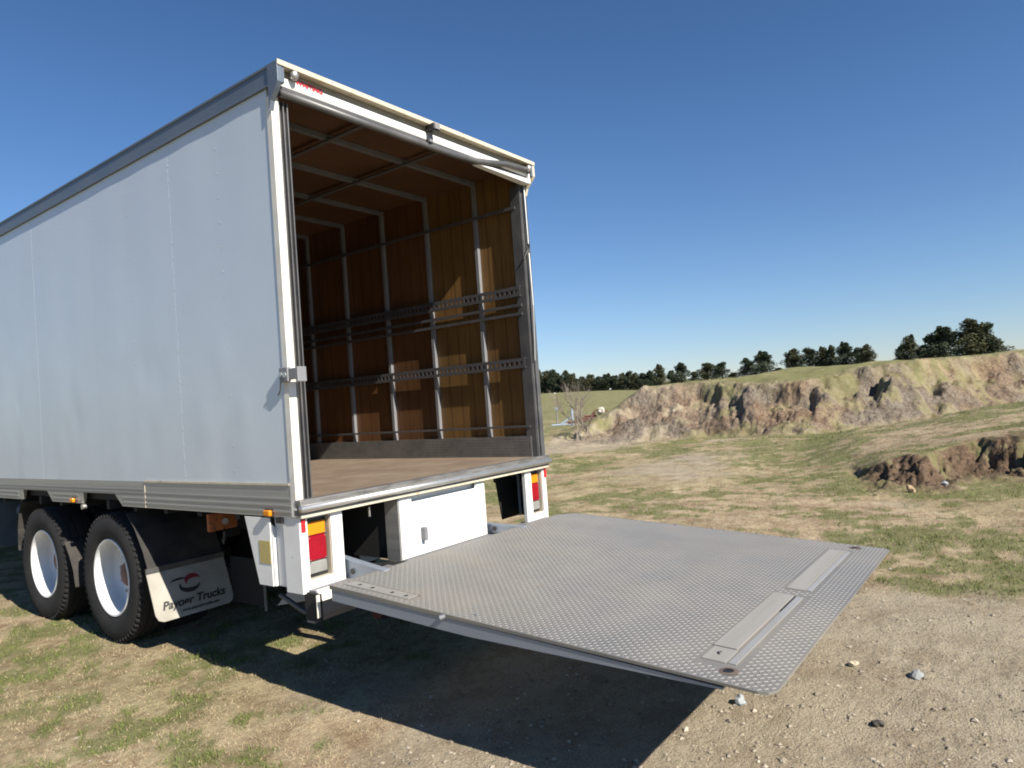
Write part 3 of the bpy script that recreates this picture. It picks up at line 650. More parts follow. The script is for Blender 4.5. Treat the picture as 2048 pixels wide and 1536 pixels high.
for side in (0, 1):
    for i in range(7):
        xs = -.001-(.0003 if i % 2 else 0) if side == 0 else 2.501+(.0003 if i % 2 else 0)
        o = skin(edges[i], edges[i+1]+(.02 if i % 2 and i < 6 else 0), xs, bool(side)).build('side_panel', 'side', T, smooth=True)
        rv = rivet_strip([edges[i+1]-.012], xs, bool(side), list(np.arange(1.30, 3.53, .105)))
        rv2 = rivet_strip([(edges[i]+edges[i+1])/2 if i else .6], xs, bool(side), list(np.arange(1.34, 3.5, .155)))
        rv.add(rv2.v, rv2.f); rv.build('rivets', 'rivet', o, loc=(0, 0, 0), kind='stuff')
    # body wall core, rails
    x0, x1 = (0.012, .04) if side == 0 else (2.46, 2.488)
    B(x0, x1, .05, L, 1.20, 3.62).build('wall_core', 'frame', T)
    x0, x1 = (-.012, .03) if side == 0 else (2.47, 2.512)
    mb = MB().box(x0, x1, -.095, L, 3.548, 3.665)
    e = x0-.006 if side == 0 else x1
    mb.box(min(e, e+.006), max(e, e+.006), -.095, L, 3.655, 3.672); mb.box(min(e, e+.006), max(e, e+.006), -.095, L, 3.548, 3.56)
    mb.build('top_rail', 'rail', T, bevel=.003)
# skirt rail with wheel notches, ribbed (left and right)
def skirt(xo, sgn):
    zt, zb = 1.262, 1.072
    def sec(y0, y1, notch):
        pl = [(y0, zb)]
        for (a0, a1, b1, b0) in notch: pl += [(a0, zb), (a1, 1.162), (b1, 1.162), (b0, zb)]
        pl += [(y1, zb), (y1, zt), (y0, zt)]
        return pl
    mb = MB(); mb.prism([(p[0], p[1]) for p in sec(.045, 1.768, [])], 'x', xo, xo+sgn*.03)
    a = mb.build('skirt_rail', 'alu', T)
    rb = MB()
    for z in (1.10, 1.135, 1.175): rb.box(min(xo, xo-sgn*.004), max(xo, xo-sgn*.004), .05, 1.76, z, z+.008)
    rb.build('rib', 'alu', a, loc=(0, 0, 0))
    rb = MB().box(min(xo, xo-sgn*.006), max(xo, xo-sgn*.006), .05, 1.768, 1.255, 1.268); rb.build('edge_strip', 'cream', a, loc=(0, 0, 0))
    mb = MB(); mb.prism(sec(1.773, L, [(2.13, 2.25, 2.80, 2.84), (3.43, 3.54, 4.08, 4.12)]), 'x', xo, xo+sgn*.03)
    b = mb.build('skirt_rail', 'alu', T)
    rb = MB()
    for z in (1.175, 1.2): rb.box(min(xo, xo-sgn*.004), max(xo, xo-sgn*.004), 1.78, L, z, z+.007)
    for z in (1.10, 1.135):
        for (y0, y1) in ((1.78, 2.12), (2.9, 3.4), (4.2, L)): rb.box(min(xo, xo-sgn*.004), max(xo, xo-sgn*.004), y0, y1, z, z+.007)
    rb.build('rib', 'alu', b, loc=(0, 0, 0))
    B(min(xo, xo-sgn*.003), max(xo, xo-sgn*.003), 1.766, 1.774, 1.073, 1.24).build('joint_strip', 'cream', T)
skirt(-.004, 1); skirt(2.504, -1)
def marker(y, z, x=-.03):
    o = MB().box(x, x+.03, y-.032, y+.032, z-.018, z+.018).build('marker_lamp', 'amber', T, bevel=.008)
    B(x+.02, x+.026, y-.038, y+.038, z-.024, z+.024).build('base', 'black', o, loc=(0, 0, 0))
marker(.262, 1.092); marker(2.99, 1.095); marker(5.6, 1.1)
MB().tube([(-.01, 2.83, 1.045), (.02, 2.83, 1.045)], .022, 10).build('pipe_end', 'alubright', T)
B(-.008, .012, .14, .20, 1.035, 1.066).build('pocket', 'black', T)
# roof, front wall, floor
B(.0, 2.5, -.05, L, 3.645, 3.668).build('roof', 'rail', T)
B(0, 2.5, L-.04, L, 1.09, 3.645).build('front_wall', 'side', T)
B(.046, 2.454, -.02, L-.05, 1.150, 1.168).build('cargo_floor', 'floor', T)
B(.06, 2.44, .0, L-.05, 1.10, 1.1495).build('floor_underside', 'dark', T)
# --- rear frame
mb = MB()
pts = [(0.0, 0), (.045, 0), (.045, .035), (0, .035)]
for side in (0, 1):
    zs = np.linspace(1.075, 3.50, 34); r = random.Random(side+2); x0 = -.006 if side == 0 else 2.458; mb = MB(); vs = []
    for z in zs:
        j = (r.random()-.5)*.004; w = .05
        vs += [(x0+j*.6, -.002+j, z), (x0+w+j*.6, -.002+j, z), (x0+w, .045, z), (x0, .045, z)]
    fs = []
    for k in range(len(zs)-1):
        for q in range(4): a0 = k*4+q; a1 = k*4+(q+1) % 4; fs.append((a0, a1, a1+4, a0+4))
    fs += [(0, 1, 2, 3), tuple(4*len(zs)-4+q for q in range(4))]
    mb.add(vs, fs).build('corner_post', 'post' if side == 0 else 'track', T)
    # roller door track just inside
    a, b = (.048, .116) if side == 0 else (2.412, 2.456)
    mb = MB().box(a, b, .03,   .055 if side == 0 else .11, 1.17, 3.49)
    if side == 0:
        for xx in (.050, .078, .106): mb.box(xx, xx+.008, .004, .03, 1.17, 3.49)
    else:
        mb.box(2.412, 2.418, .004, .03, 1.17, 3.49); mb.box(2.438, 2.456, .012, .03, 1.17, 3.49)
    mb.build('door_track', 'track', T, bevel=.002)
    cx = -.019 if side == 0 else 2.489
    MB().prism([(.0, 3.40), (-.02, 3.46), (-.075, 3.52), (-.097, 3.55), (-.097, 3.672), (.0, 3.672)], 'x', cx, cx+.03).build('hood_cheek', 'rail' if side == 0 else 'cream', T, bevel=.002)
# strap and rod on the right track
MB().tube([(2.462, -.012, 3.47), (2.468, -.012, 2.98)], .007, 6).build('strap', 'alubright', T)
MB().tube([(2.468, -.012, 2.9), (2.45, -.03, 2.45), (2.44, -.014, 1.98)], .006, 6).build('strap', 'alubright', T)
MB().tube([(2.40, -.004, 2.84), (2.44, -.02, 2.92), (2.475, -.016, 2.95), (2.48, -.012, 3.0)], .008, 6).build('rope', 'black', T)
# header: cream hood edge, white panel with hood shade painted as a grey upper strip, sagging bar
B(-.018, 2.518, -.104, -.096, 3.643, 3.674).build('hood_edge', 'cream', T, bevel=.003)
B(-.012, 2.512, -.096, -.05, 3.645, 3.668).build('hood_roof', 'cream', T)
hp = MB(); r = random.Random(1)
n = 24
for i in range(n):
    xa = .03+2.43*i/n; xb = .03+2.43*(i+1)/n
    prof = [(-.046, 3.552), (-.052, 3.565), (-.053, 3.585), (-.050, 3.604)]
    vs = [(x, y, z) for x in (xa, xb) for (y, z) in prof]; hp.add(vs, [(k, k+1, k+5, k+4) for k in range(3)])
for i in range(0): pass
hpo = hp.build('header_panel', 'white', T); B(.03, 2.46, -.046, -.041, 3.6045, 3.6448).build('header_shade_strip', 'greycream', T); B(.03, 2.46, -.040, .03, 3.556, 3.645).build('header_back', 'frame', T)
B(.045, 2.46, -.044, .045, 3.536, 3.5505).build('header_lip', 'track', T)
pts = [(.04, -.03, 3.517), (.8, -.03, 3.515), (1.55, -.034, 3.517), (1.80, -.046, 3.527), (1.98, -.062, 3.552), (2.15, -.07, 3.58), (2.44, -.07, 3.598)]
MB().tube(pts, .024, 10).build('roller_bar', 'track', T, smooth=True)
MB().hexa([(1.80, -.05, 3.506), (2.455, -.072, 3.486), (2.455, .0, 3.486), (1.80, .0, 3.506), (1.80, -.05, 3.516), (2.455, -.072, 3.522), (2.455, .0, 3.522), (1.80, .0, 3.516)]).build('gutter_strip', 'white', T)
B(2.457, 2.482, -.075, .0, 3.485, 3.575).build('gutter_end', 'white', T, bevel=.006)
for x, z, y in ((.105, 3.622, -.085), (2.445, 3.608, -.085)):
    bm = bmesh.new(); bmesh.ops.create_icosphere(bm, subdivisions=3, radius=.026); m = bpy.data.meshes.new('knob'); bm.to_mesh(m); bm.free()
    m.materials.append(M['alubright']); m.polygons.foreach_set('use_smooth', [True]*len(m.polygons)); q = bpy.data.objects.new('end_knob', m); COL.objects.link(q); q.parent = T; q.location = (x-T.location.x, y-T.location.y, z); q.scale = (1, 1, 1.15)
hl = MB().box(1.225, 1.295, -.14, -.055, 3.60, 3.652).build('header_lamp', 'black', T, bevel=.01)
B(1.235, 1.285, -.143, -.1405, 3.607, 3.645).build('lens', 'clear', hl, loc=(0, 0, 0)); B(1.245, 1.275, -.075, -.055, 3.535, 3.5995).build('stem', 'frame', hl, loc=(0, 0, 0))
text_mesh('lettering', 'WHITING', .046, 'signred', (.135, -.0555, 3.588), (1, 0, 0), (0, 0, 1), hpo, spacing=.95, bold=.001)
# sill
sl = MB().box(-.008, 2.508, -.045, .01, 1.135, 1.172).build('sill', 'sill', T, bevel=.006)
MB().tube([(-.01, -.045, 1.122), (2.51, -.045, 1.122)], .021, 10).build('sill_lip', 'alubright', T, smooth=True)
B(-.006, 2.506, -.035, .02, 1.083, 1.115).build('sill_channel', 'track', T)
B(.0, 2.5, -.036, -.004, 1.070, 1.083).build('sill_strip', 'cream', T)
# --- inside
ys = [.5262+.6029*k for k in range(13)]
def lining(xa, xb, name, mat2):
    for k in range(-1, 13):
        y0 = ys[k] if k >= 0 else .06; y1 = ys[k+1] if k+1 < 13 else L-.06
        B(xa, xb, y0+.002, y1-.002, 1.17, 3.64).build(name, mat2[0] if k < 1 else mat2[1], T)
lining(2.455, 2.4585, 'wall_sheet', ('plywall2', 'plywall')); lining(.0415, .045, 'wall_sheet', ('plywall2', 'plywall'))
for k, y in enumerate(ys):
    B(2.42, 2.4545, y-.016, y+.016, 1.345, 3.628).build('wall_post', 'frame', T)
    B(.0455, .08, y-.016, y+.016, 1.345, 3.628).build('wall_post', 'frame', T)
    B(.0455, 2.4545, y-.018, y+.018, 3.60, 3.636).build('roof_bow', 'bow', T)
for k in range(-1, 13):
    y0 = ys[k] if k >= 0 else .0; y1 = ys[k+1] if k+1 < 13 else L-.06
    for (xa, xb) in ((.046, .818), (.822, 1.568), (1.572, 2.454)): B(xa, xb, y0+.002, y1-.002, 3.638, 3.643).build('ceiling_sheet', 'plyroof', T)
for x in (.82, 1.57): B(x-.018, x+.018, .0, L-.1, 3.588, 3.599).build('ceiling_batten', 'track', T)
B(.049, 2.451, L-.05, L-.045, 1.17, 3.64).build('bulkhead_lining', 'plywall', T)
for (xa, xb) in ((2.405, 2.454), (.046, .095)): B(xa, xb, .06, L-.06, 1.169, 1.345).build('kick_plate', 'kick', T)
# perforated load rails
def erail(z0, z1, xf, sg, name):
    x0, x1 = sorted((xf, xf+sg*.004)); mb = MB()
    mb.box(x0, x1, .06, L-.1, z1-.022, z1); mb.box(x0, x1, .06, L-.1, z0, z0+.02)
    y = .06
    while y < L-.15:
        mb.box(x0, x1, y, y+.022, z0+.0201, z1-.0221); y += .052
    b0, b1 = sorted((xf, xf+sg*.022)); mb.box(b0, b1, .06, L-.1, z1+.0002, z1+.006); mb.box(b0, b1, .06, L-.1, z0-.006, z0-.0002)
    return mb.build(name, 'lrail', T)
for (z0, z1) in ((2.545, 2.62), (1.932, 2.006)):
    erail(z0, z1, 2.396, 1, 'load_rail'); erail(z0, z1, .104, -1, 'load_rail')
for (z0, z1) in ((2.452, 2.476), (2.378, 2.402), (3.288, 3.312), (1.418, 1.436)):
    B(2.402, 2.4195, .06, L-.1, z0, z1).build('wall_batten', 'lrail', T); B(.0805, .098, .06, L-.1, z0, z1).build('wall_batten', 'lrail', T)
# --- latch on left corner
lt = MB().box(-.030, -.005, -.03, .05, 1.845, 1.93).build('door_latch', 'frame', T, bevel=.006)
MB().tube([(-.036, -.005, 1.885), (-.028, -.005, 1.885)], .016, 10).build('bolt', 'alubright', lt, loc=(0, 0, 0)); MB().tube([(-.036, .03, 1.89), (-.028, .03, 1.89)], .013, 10).build('bolt', 'alubright', lt, loc=(0, 0, 0))
MB().box(-.022, -.01, -.10, -.03, 1.855, 1.92).box(-.022, .04, -.112, -.10, 1.84, 1.925).build('catch', 'frame', lt, loc=(0, 0, 0), bevel=.004)
MB().tube([(-.028, .04, 1.85), (-.02, .06, 1.80), (-.016, .085, 1.775)], .004, 5).build('chain', 'track', lt, loc=(0, 0, 0))
# --- light boxes (frame with opening) and lamps
def lightbox(x0, x1, mir):
    z0, z1 = .638, 1.070; a0, a1 = (x0+.055, x1-.085) if not mir else (x0+.085, x1-.055); c0, c1 = .705, 1.058; y0, y1 = .0, .012
    mb = MB().box(x0, a0, y0, y1, z0, z1).box(a1, x1, y0, y1, z0, z1).box(a0, a1, y0, y1, z0, c0).box(a0, a1, y0, y1, c1, z1)
    fr = mb.build('light_box', 'white', T)
    so = (x0, x0+.004) if not mir else (x1-.004, x1); si = (x1-.004, x1) if not mir else (x0, x0+.004)
    MB().box(so[0], so[1], y1+.0005, .15, z0, z1).box(si[0], si[1], y1+.0005, .10 if not mir else .03, z0, z1).box(x0+.005, x1-.005, y1+.0005, .10, z0, z0+.004).build('return_plate', 'white', fr, loc=(0, 0, 0))
    MB().box(a0, a0+.003, .0125, .055, c0, c1).box(a1-.003, a1, .0125, .055, c0, c1).box(a0, a1, .0125, .055, c0-.003, c0).box(a0, a1, .0125, .055, c1, c1+.003).build('recess_trim', 'cream', fr, loc=(0, 0, 0))
    hs = MB().box(a0+.004, a1-.004, .045, .07, c0+.002, c1-.002).build('tail_lamp', 'black', T, bevel=.004)
    l0, l1 = a0+.018, a1-.016
    B(l0, l1, .030, .052, .95, 1.028).build('amber_lens', 'amber', hs, loc=(0, 0, 0), bevel=.008)
    B(l0, l1, .028, .052, .802, .946).build('red_lens', 'red', hs, loc=(0, 0, 0), bevel=.008)
    B(l0, l1, .030, .052, .728, .798).build('clear_lens', 'clear', hs, loc=(0, 0, 0), bevel=.008)
    sc = MB()
    for z in (.955, .938, .81, .795):
        for x in (l0+.01, l1-.01): sc.tube([(x, .025, z), (x, .033, z)], .0035, 6)
    sc.build('lens_screw', 'alubright', hs, loc=(0, 0, 0))
    rx = (x0+.012, x0+.040) if not mir else (x1-.028, x1+.004)
    B(rx[0], rx[1], -.007, -.0005, .985, 1.06).build('reflector', 'reflector', T, bevel=.002)
lightbox(.006, .312, False); lightbox(2.195, 2.494, True)
# tapered side brackets behind the boxes
for s in (0, 1):
    X = (lambda x: x) if s == 0 else (lambda x: 2.5-x)
    def hx(pl, xa, xb): 
        lo, hi = sorted((X(xa), X(xb))); return MB().prism(pl, 'x', lo, hi)
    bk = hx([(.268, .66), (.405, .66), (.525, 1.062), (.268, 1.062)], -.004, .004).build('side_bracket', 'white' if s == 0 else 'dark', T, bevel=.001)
    lo, hi = sorted((X(.0045), X(.062)))
    MB().prism([(lo, .66), (lo+.034 if s == 0 else hi-.034, .66), (hi if s == 0 else lo, 1.0)] if False else [(lo, .66), (hi, .66), (hi, .97), (lo, 1.02)], 'y', .256, .266).build('flange', 'white', bk, loc=(0, 0, 0))
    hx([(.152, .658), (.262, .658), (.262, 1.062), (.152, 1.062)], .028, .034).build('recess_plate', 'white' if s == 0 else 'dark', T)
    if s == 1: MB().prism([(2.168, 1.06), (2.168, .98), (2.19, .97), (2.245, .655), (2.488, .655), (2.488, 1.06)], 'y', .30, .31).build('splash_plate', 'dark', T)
B(-.0065, -.0045, .275, .385, .79, .925).build('sticker', 'yellow', bk if False else T)
# centre cover with pocket
cv = MB().prism([(.782, .658), (1.662, .658), (1.662, 1.062), (1.56, 1.062), (1.56, 1.022), (.895, 1.022), (.895, 1.062), (.782, 1.062)], 'y', -.004, .012)
cvo = cv.build('lift_cover', 'white', T, bevel=.006)
B(.80, 1.65, .035, .039, .70, 1.068).build('recess_plate', 'white', cvo, loc=(0, 0, 0))
MB().box(.90, 1.555, -.010, -.0045, .69, 1.016).build('cover_door', 'white', cvo, loc=(0, 0, 0), bevel=.006)
B(.765, .78, -.004, .12, .655, 1.058).build('side_return', 'alu', cvo, loc=(0, 0, 0)); B(1.664, 1.668, .0, .12, .66, 1.05).build('side_return', 'white', cvo, loc=(0, 0, 0))
pk_ = MB().box(.955, .985, -.052, -.013, .755, .845).build('cover_handle', 'frame', cvo, loc=(0, 0, 0), bevel=.006)
B(.78, 1.65, .04, .62, .66, 1.05).build('pump_box', 'dark', T)
B(.32, .76, .55, .60, .55, 1.08).build('rear_crossmember', 'dark', T); B(.545, .553, .02, .03, .985, 1.045).build('hook', 'alubright', T)
# chassis
for x in (.80, 1.62): B(x, x+.08, .30, 11.2, .76, 1.02).build('chassis_rail', 'dark', T)
for k in range(18):
    if k*.45+.65 < 8.3: B(.04, 2.46, .65+k*.45, .70+k*.45, 1.03, 1.098).build('cross_bearer', 'dark', T)
B(.04, 2.46, .02, .10, 1.0722, 1.098).build('rear_bearer', 'dark', T)
# tail lift: underrun beam, arms, cylinders, foot
ur = MB().prism([(-.11, .60), (-.06, .655), (.02, .655), (.02, .50), (-.085, .49), (-.11, .53)], 'x', .045, 2.44).build('underrun_beam', 'frame', T)
B(.028, .044, -.115, .02, .49, .645).build('end_plate', 'dark', ur, loc=(0, 0, 0)); B(.006, .0275, -.118, -.112, .52, .645).build('end_flange', 'post', ur, loc=(0, 0, 0))
MB().hexa([(.05, -.1135, .6005), (2.43, -.1135, .6005), (2.43, -.06, .6555), (.05, -.06, .6555), (.05, -.117, .603), (2.43, -.117, .603), (2.43, -.063, .6595), (.05, -.063, .6595)]).build('top_flange', 'post', ur, loc=(0, 0, 0))
for x, zt in ((.33, .80), (1.70, .735)):
    ar = MB().hexa([(x, -.30, .62), (x+.05, -.30, .62), (x+.05, .75, .40), (x, .75, .40), (x, -.32, .725), (x+.05, -.32, .725), (x+.05, .25, zt), (x, .25, zt)]).build('lift_arm', 'fascia', T, bevel=.004)
    MB().tube([(x-.012, -.05, .70), (x+.062, -.05, .70)], .016, 10).tube([(x-.012, .12, .66), (x+.062, .12, .66)], .014, 10).build('pivot_pins', 'black', ar, loc=(0, 0, 0), kind='stuff')
for x in (.70, 1.72): MB().tube([(x, -.2, .66), (x, .9, .52)], .035, 10).build('lift_cylinder', 'dark', T)
MB().tube([(.71, .2, .325), (.84, .2, .325)], .055, 12).build('red_knob', 'hub', T)
MB().tube([(.78, .16, .36), (.78, .2, .55)], .02, 8).build('knob_stem', 'dark', T)
sl2 = MB().tube([(.23, .55, .52), (.24, .36, .45), (.25, .22, .41)], .016, 8).tube([(.24, .22, .63), (.25, .22, .41)], .014, 8).build('support_leg', 'track', T)
B(.20, .30, .18, .25, .395, .408).build('foot', 'frame', sl2, loc=(0, 0, 0))
B(.60, .608, 1.31, 1.74, .25, .60).build('inner_splash_plate', 'dark', T)
B(.60, .615, 1.30, 1.31, .22, .62).build('plate_stay', 'frame', T)
ob = MB().box(.03, .24, 1.0, 1.03, .93, 1.05).build('brake_booster', 'orange', T, bevel=.01); MB().tube([(.14, .985, .985), (.14, 1.0, .985)], .022, 10).build('cap', 'alubright', ob, loc=(0, 0, 0))
MB().tube([(.14, 1.0, .92), (.14, 1.01, .86)], .012, 6).build('hose', 'black', ob, loc=(0, 0, 0))
# tail lift platform
def zp(y): return .7225-(-.263-y)*.0595
XN, XF, YI, YO = -.0154, 2.35, -.263, -2.606
pf = MB()
outline = [(XN, YI), (XN, YO+.055), (XN+.012, YO+.022), (XN+.05, YO), (XF-.03, YO), (XF, YO+.03), (XF, YI-.10), (XF-.14, YI)]
top = [(x, y, zp(y)) for x, y in outline]; 
def thick(y): return .012+.046*min(1, max(0, (y-YO)/1.2))
bot = [(x, y, zp(y)-thick(y)*.25-.006) for x, y in outline]
n = len(outline); pf.add(top+bot, [tuple(range(n)), tuple(range(2*n-1, n-1, -1))]+[(i, i+n, (i+1) % n+n, (i+1) % n) for i in range(n)])
P = pf.build('lift_platform', 'platmetal', T)
def beam(x0, x1):
    ysb = np.linspace(YI-.012, YO+.18, 12); mb = MB(); vs = []
    for y in ysb:
        d = .058*min(1, (y-(YO+.1))/1.3)+.004; z = zp(y)-.0195; vs += [(x0, y, z), (x1, y, z), (x1, y, z-d), (x0, y, z-d)]
    fs = [(0, 1, 2, 3), (44, 45, 46, 47)]+[(k*4+q, k*4+(q+1) % 4, k*4+4+(q+1) % 4, k*4+4+q) for k in range(11) for q in range(4)]
    return mb.add(vs, fs)
beam(XN+.004, XN+.05).build('edge_beam', 'fascia', P, loc=(0, 0, 0)); beam(XF-.05, XF-.004).build('edge_beam', 'fascia', P, loc=(0, 0, 0))
for x in (.55, 1.15, 1.75): beam(x, x+.05).build('under_beam', 'fascia', P, loc=(0, 0, 0))
def onplat(x0, x1, y0, y1, t0, t1):
    return MB().hexa([(x0, y0, zp(y0)+t0), (x1, y0, zp(y0)+t0), (x1, y1, zp(y1)+t0), (x0, y1, zp(y1)+t0), (x0, y0, zp(y0)+t1), (x1, y0, zp(y0)+t1), (x1, y1, zp(y1)+t1), (x0, y1, zp(y1)+t1)])
FL = [(.152, .292, -2.378, -2.285), (.298, 1.108, -2.372, -2.278), (1.222, 2.15, -2.396, -2.306)]
for k, (x0, x1, y0, y1) in enumerate(FL): 
    q = onplat(x0, x1, y0, y1, .0005, .0035 if k != 1 else .006).build('ramp_plate', 'ramp', P, loc=(0, 0, 0))
    if k == 0: MB().tube([(.215, -2.332, zp(-2.33)+.004), (.23, -2.322, zp(-2.33)+.006), (.245, -2.330, zp(-2.33)+.004)], .004, 5).build('lifting_eye', 'black', q, loc=(0, 0, 0))
onplat(.155, 1.10, -2.418, -2.388, .0005, .004).build('hinge_strip', 'lug', P, loc=(0, 0, 0)); onplat(1.225, 2.14, -2.424, -2.402, .0005, .004).build('hinge_strip', 'lug', P, loc=(0, 0, 0))
onplat(.85, 1.108, -2.386, -2.376, .0003, .0009).build('gap_slot', 'black', P, loc=(0, 0, 0))
for (x, y, r_) in ((.088, -2.411, .020), (2.266, -2.424, .018)):
    ring = MB(); n = 14; vs = []
    for k in range(n): a_ = 2*math.pi*k/n; vs += [(x+r_*math.cos(a_), y+r_*1.1*math.sin(a_), zp(y)+.0035), (x+(r_+.016)*math.cos(a_), y+(r_+.02)*math.sin(a_), zp(y)+.001)]
    ring.add(vs, [(2*k, 2*k+1, (2*k+3) % (2*n), (2*k+2) % (2*n)) for k in range(n)]); rg = ring.build('hole_ring', 'wornrust', P, loc=(0, 0, 0))
    hd = MB().add([(x+r_*math.cos(2*math.pi*k/n), y+r_*1.1*math.sin(2*math.pi*k/n), zp(y)+.0012) for k in range(n)], [tuple(range(n))]).build('hole', 'black', P, loc=(0, 0, 0))
for y in (-.40, -.50, -.65, -.75): 
    x = .078; n = 8; MB().add([(x+.013*math.cos(2*math.pi*k/n), y+.017*math.sin(2*math.pi*k/n), zp(y)+.0032) for k in range(n)], [tuple(range(n))]).build('bolt_hole', 'black', P, loc=(0, 0, 0))
onplat(.045, .115, -.80, -.33, .0004, .0028).build('hinge_plate', 'lug', P, loc=(0, 0, 0))
onplat(.1165, .1205, -.82, -.33, .0004, .001).build('weld_line', 'rust', P, loc=(0, 0, 0))
for (x, y) in ((.054, -1.235), (2.335, -1.22)): onplat(x-.010, x+.010, y-.015, y+.015, .0005, .005).build('stop_tab', 'frame', P, loc=(0, 0, 0))
MB().tube([(XN-.012, -1.08, zp(-1.08)-.02), (XN+.01, -1.10, zp(-1.08)-.012)], .012, 8).build('side_catch', 'frame', P, loc=(0, 0, 0))
# raised tread lugs
def lugs():
    V = []; F = []; px_, py_ = .0195, .0195
    ny = int((YI-YO)/py_); nx = int((XF-XN)/px_)
    keep = [(.125, 1.13, -2.43, -2.268), (1.205, 2.17, -2.435, -2.296), (.040, .1215, -.82, -.32)]
    for j in range(ny):
        for i in range(nx):
            x = XN+.016+i*px_; y = YO+.016+j*py_
            if x > XF-.012 or y > YI-.014: continue
            if (x-XN)+(y-YO) < .04 or (x > XF-.14 and (x-(XF-.14))/.14+(y-(YI-.1))/.1 > .9): continue
            if any(a-.008 < x < b+.008 and c-.008 < y < d+.008 for a, b, c, d in keep): continue
            if any((x-hx_)**2+(y-hy_)**2 < .04**2 for hx_, hy_ in ((.088, -2.411), (2.266, -2.424))): continue
            s = 1 if (i+j) % 2 else -1; c = .7071
            def pt(a, b, h): return (x+(a*c-s*b*c), y+(s*a*c+b*c)*.95, zp(y)+h)
            b0 = len(V); V += [pt(-.0105, 0, .0002), pt(0, -.0038, .0002), pt(.0105, 0, .0002), pt(0, .0038, .0002), pt(-.004, 0, .0021), pt(.004, 0, .0021)]
            F += [(b0, b0+1, b0+4), (b0+1, b0+5, b0+4), (b0+1, b0+2, b0+5), (b0+2, b0+3, b0+5), (b0+3, b0+4, b0+5), (b0+3, b0, b0+4)]
    mb = MB(); mb.v = V; mb.f = F; return mb.build('tread_lugs', 'lug', P, loc=(0, 0, 0), kind='stuff')
lugs()
# --- wheels
RIMP = [(.0, .302), (-.006, .298), (-.004, .286), (.012, .280), (.05, .268), (.12, .262), (.145, .256), (.165, .235), (.172, .19), (.168, .15), (.165, .125), (.165, .10)]
TYP = [(.004, .300), (-.010, .325), (-.020, .37), (-.022, .41), (-.016, .45), (-.002, .478), (.012, .492), (.03, .499), (.062, .502), (.064, .490), (.074, .490), (.076, .503), (.118, .504), (.120, .491), (.130, .491), (.132, .504), (.176, .503), (.178, .490), (.188, .490), (.19, .502), (.222, .499), (.24, .492), (.254, .478), (.268, .45), (.274, .41), (.272, .37), (.262, .325), (.248, .300)]
def wheel_proto():
    w = MB().lathe(RIMP, (0, 0, 0), 56).build('wheel', 'rim', T, loc=(0, 0, 0)); smooth_angle(w, 35)
    t = MB().lathe(TYP, (0, 0, 0), 72, closed=True).build('tyre', 'rubber', w, loc=(0, 0, 0)); smooth_angle(t, 40)
    h = MB().lathe([(.17, .125), (.15, .12), (.13, .105), (.105, .085), (.10, .06), (.10, .001)], (0, 0, 0), 28).build('hub', 'hub', w, loc=(0, 0, 0)); smooth_angle(h, 35)
    nb = MB()
    for k in range(10):
        a_ = 2*math.pi*k/10; nb.tube([(.172, .168*math.cos(a_), .168*math.sin(a_)), (.142, .168*math.cos(a_), .168*math.sin(a_))], .014, 6)
    nb.build('wheel_nuts', 'frame', w, loc=(0, 0, 0), kind='stuff')
    tb = MB()   # tread blocks' side lugs
    for k in range(60):
        a_ = 2*math.pi*k/60; c, s_ = math.cos(a_), math.sin(a_)
        for x0 in (-.010, .238):
            vs = []
            for (xx, rr) in ((x0, .468), (x0+.022, .468), (x0+.022, .5035), (x0, .489) if x0 < 0 else (x0+.0, .5035)):
                for da in (-.018, .018): vs.append((xx, rr*math.cos(a_+da), rr*math.sin(a_+da)))
            tb.add(vs, [(0, 2, 4, 6), (1, 7, 5, 3), (0, 1, 3, 2), (2, 3, 5, 4), (4, 5, 7, 6), (6, 7, 1, 0)])
    tb.build('tread_blocks', 'rubber', w, loc=(0, 0, 0), kind='stuff')
    return w
w0 = wheel_proto()
def place_wheel(x, y, rz, first=False):
    w = w0 if first else w0.copy()
    if not first:
        COL.objects.link(w); w.parent = T
        for ch in list(w0.children): c = ch.copy(); COL.objects.link(c); c.parent = w
    w.location = (x-T.location.x, y-T.location.y, .497); w.rotation_euler = (rz_roll[len(placed) % 6], 0, rz); placed.append(w)
placed = []; rz_roll = [0.2, .9, .5, 1.3, .1, .7]
YW = [2.478, 3.80]
for k, y in enumerate(YW):
    place_wheel(.035, y, 0, k == 0); place_wheel(.625, y, math.pi); place_wheel(2.465, y, math.pi); place_wheel(1.875, y, 0)
for x, rz in ((.06, 0), (2.44, math.pi)): place_wheel(x, 9.6, rz)
for y in YW+[9.6]:
    MB().tube([(.2, y, .5), (2.3, y, .5)], .065, 12).build('axle', 'dark', T)
    if y < 9: 
        bm = bmesh.new(); bmesh.ops.create_icosphere(bm, subdivisions=2, radius=.24); m = bpy.data.meshes.new('diff'); bm.to_mesh(m); bm.free(); m.materials.append(M['dark']); q = bpy.data.objects.new('differential', m); COL.objects.link(q); q.parent = T; q.location = (0, y-T.location.y, .5)
for x in (.72, 1.72): MB().prism([(1.9, .72), (2.478, .60), (3.1, .80), (3.8, .60), (4.4, .72), (4.4, .78), (3.8, .68), (3.14, .88), (2.478, .68), (1.9, .78)], 'x', x, x+.08).build('leaf_spring', 'dark', T)
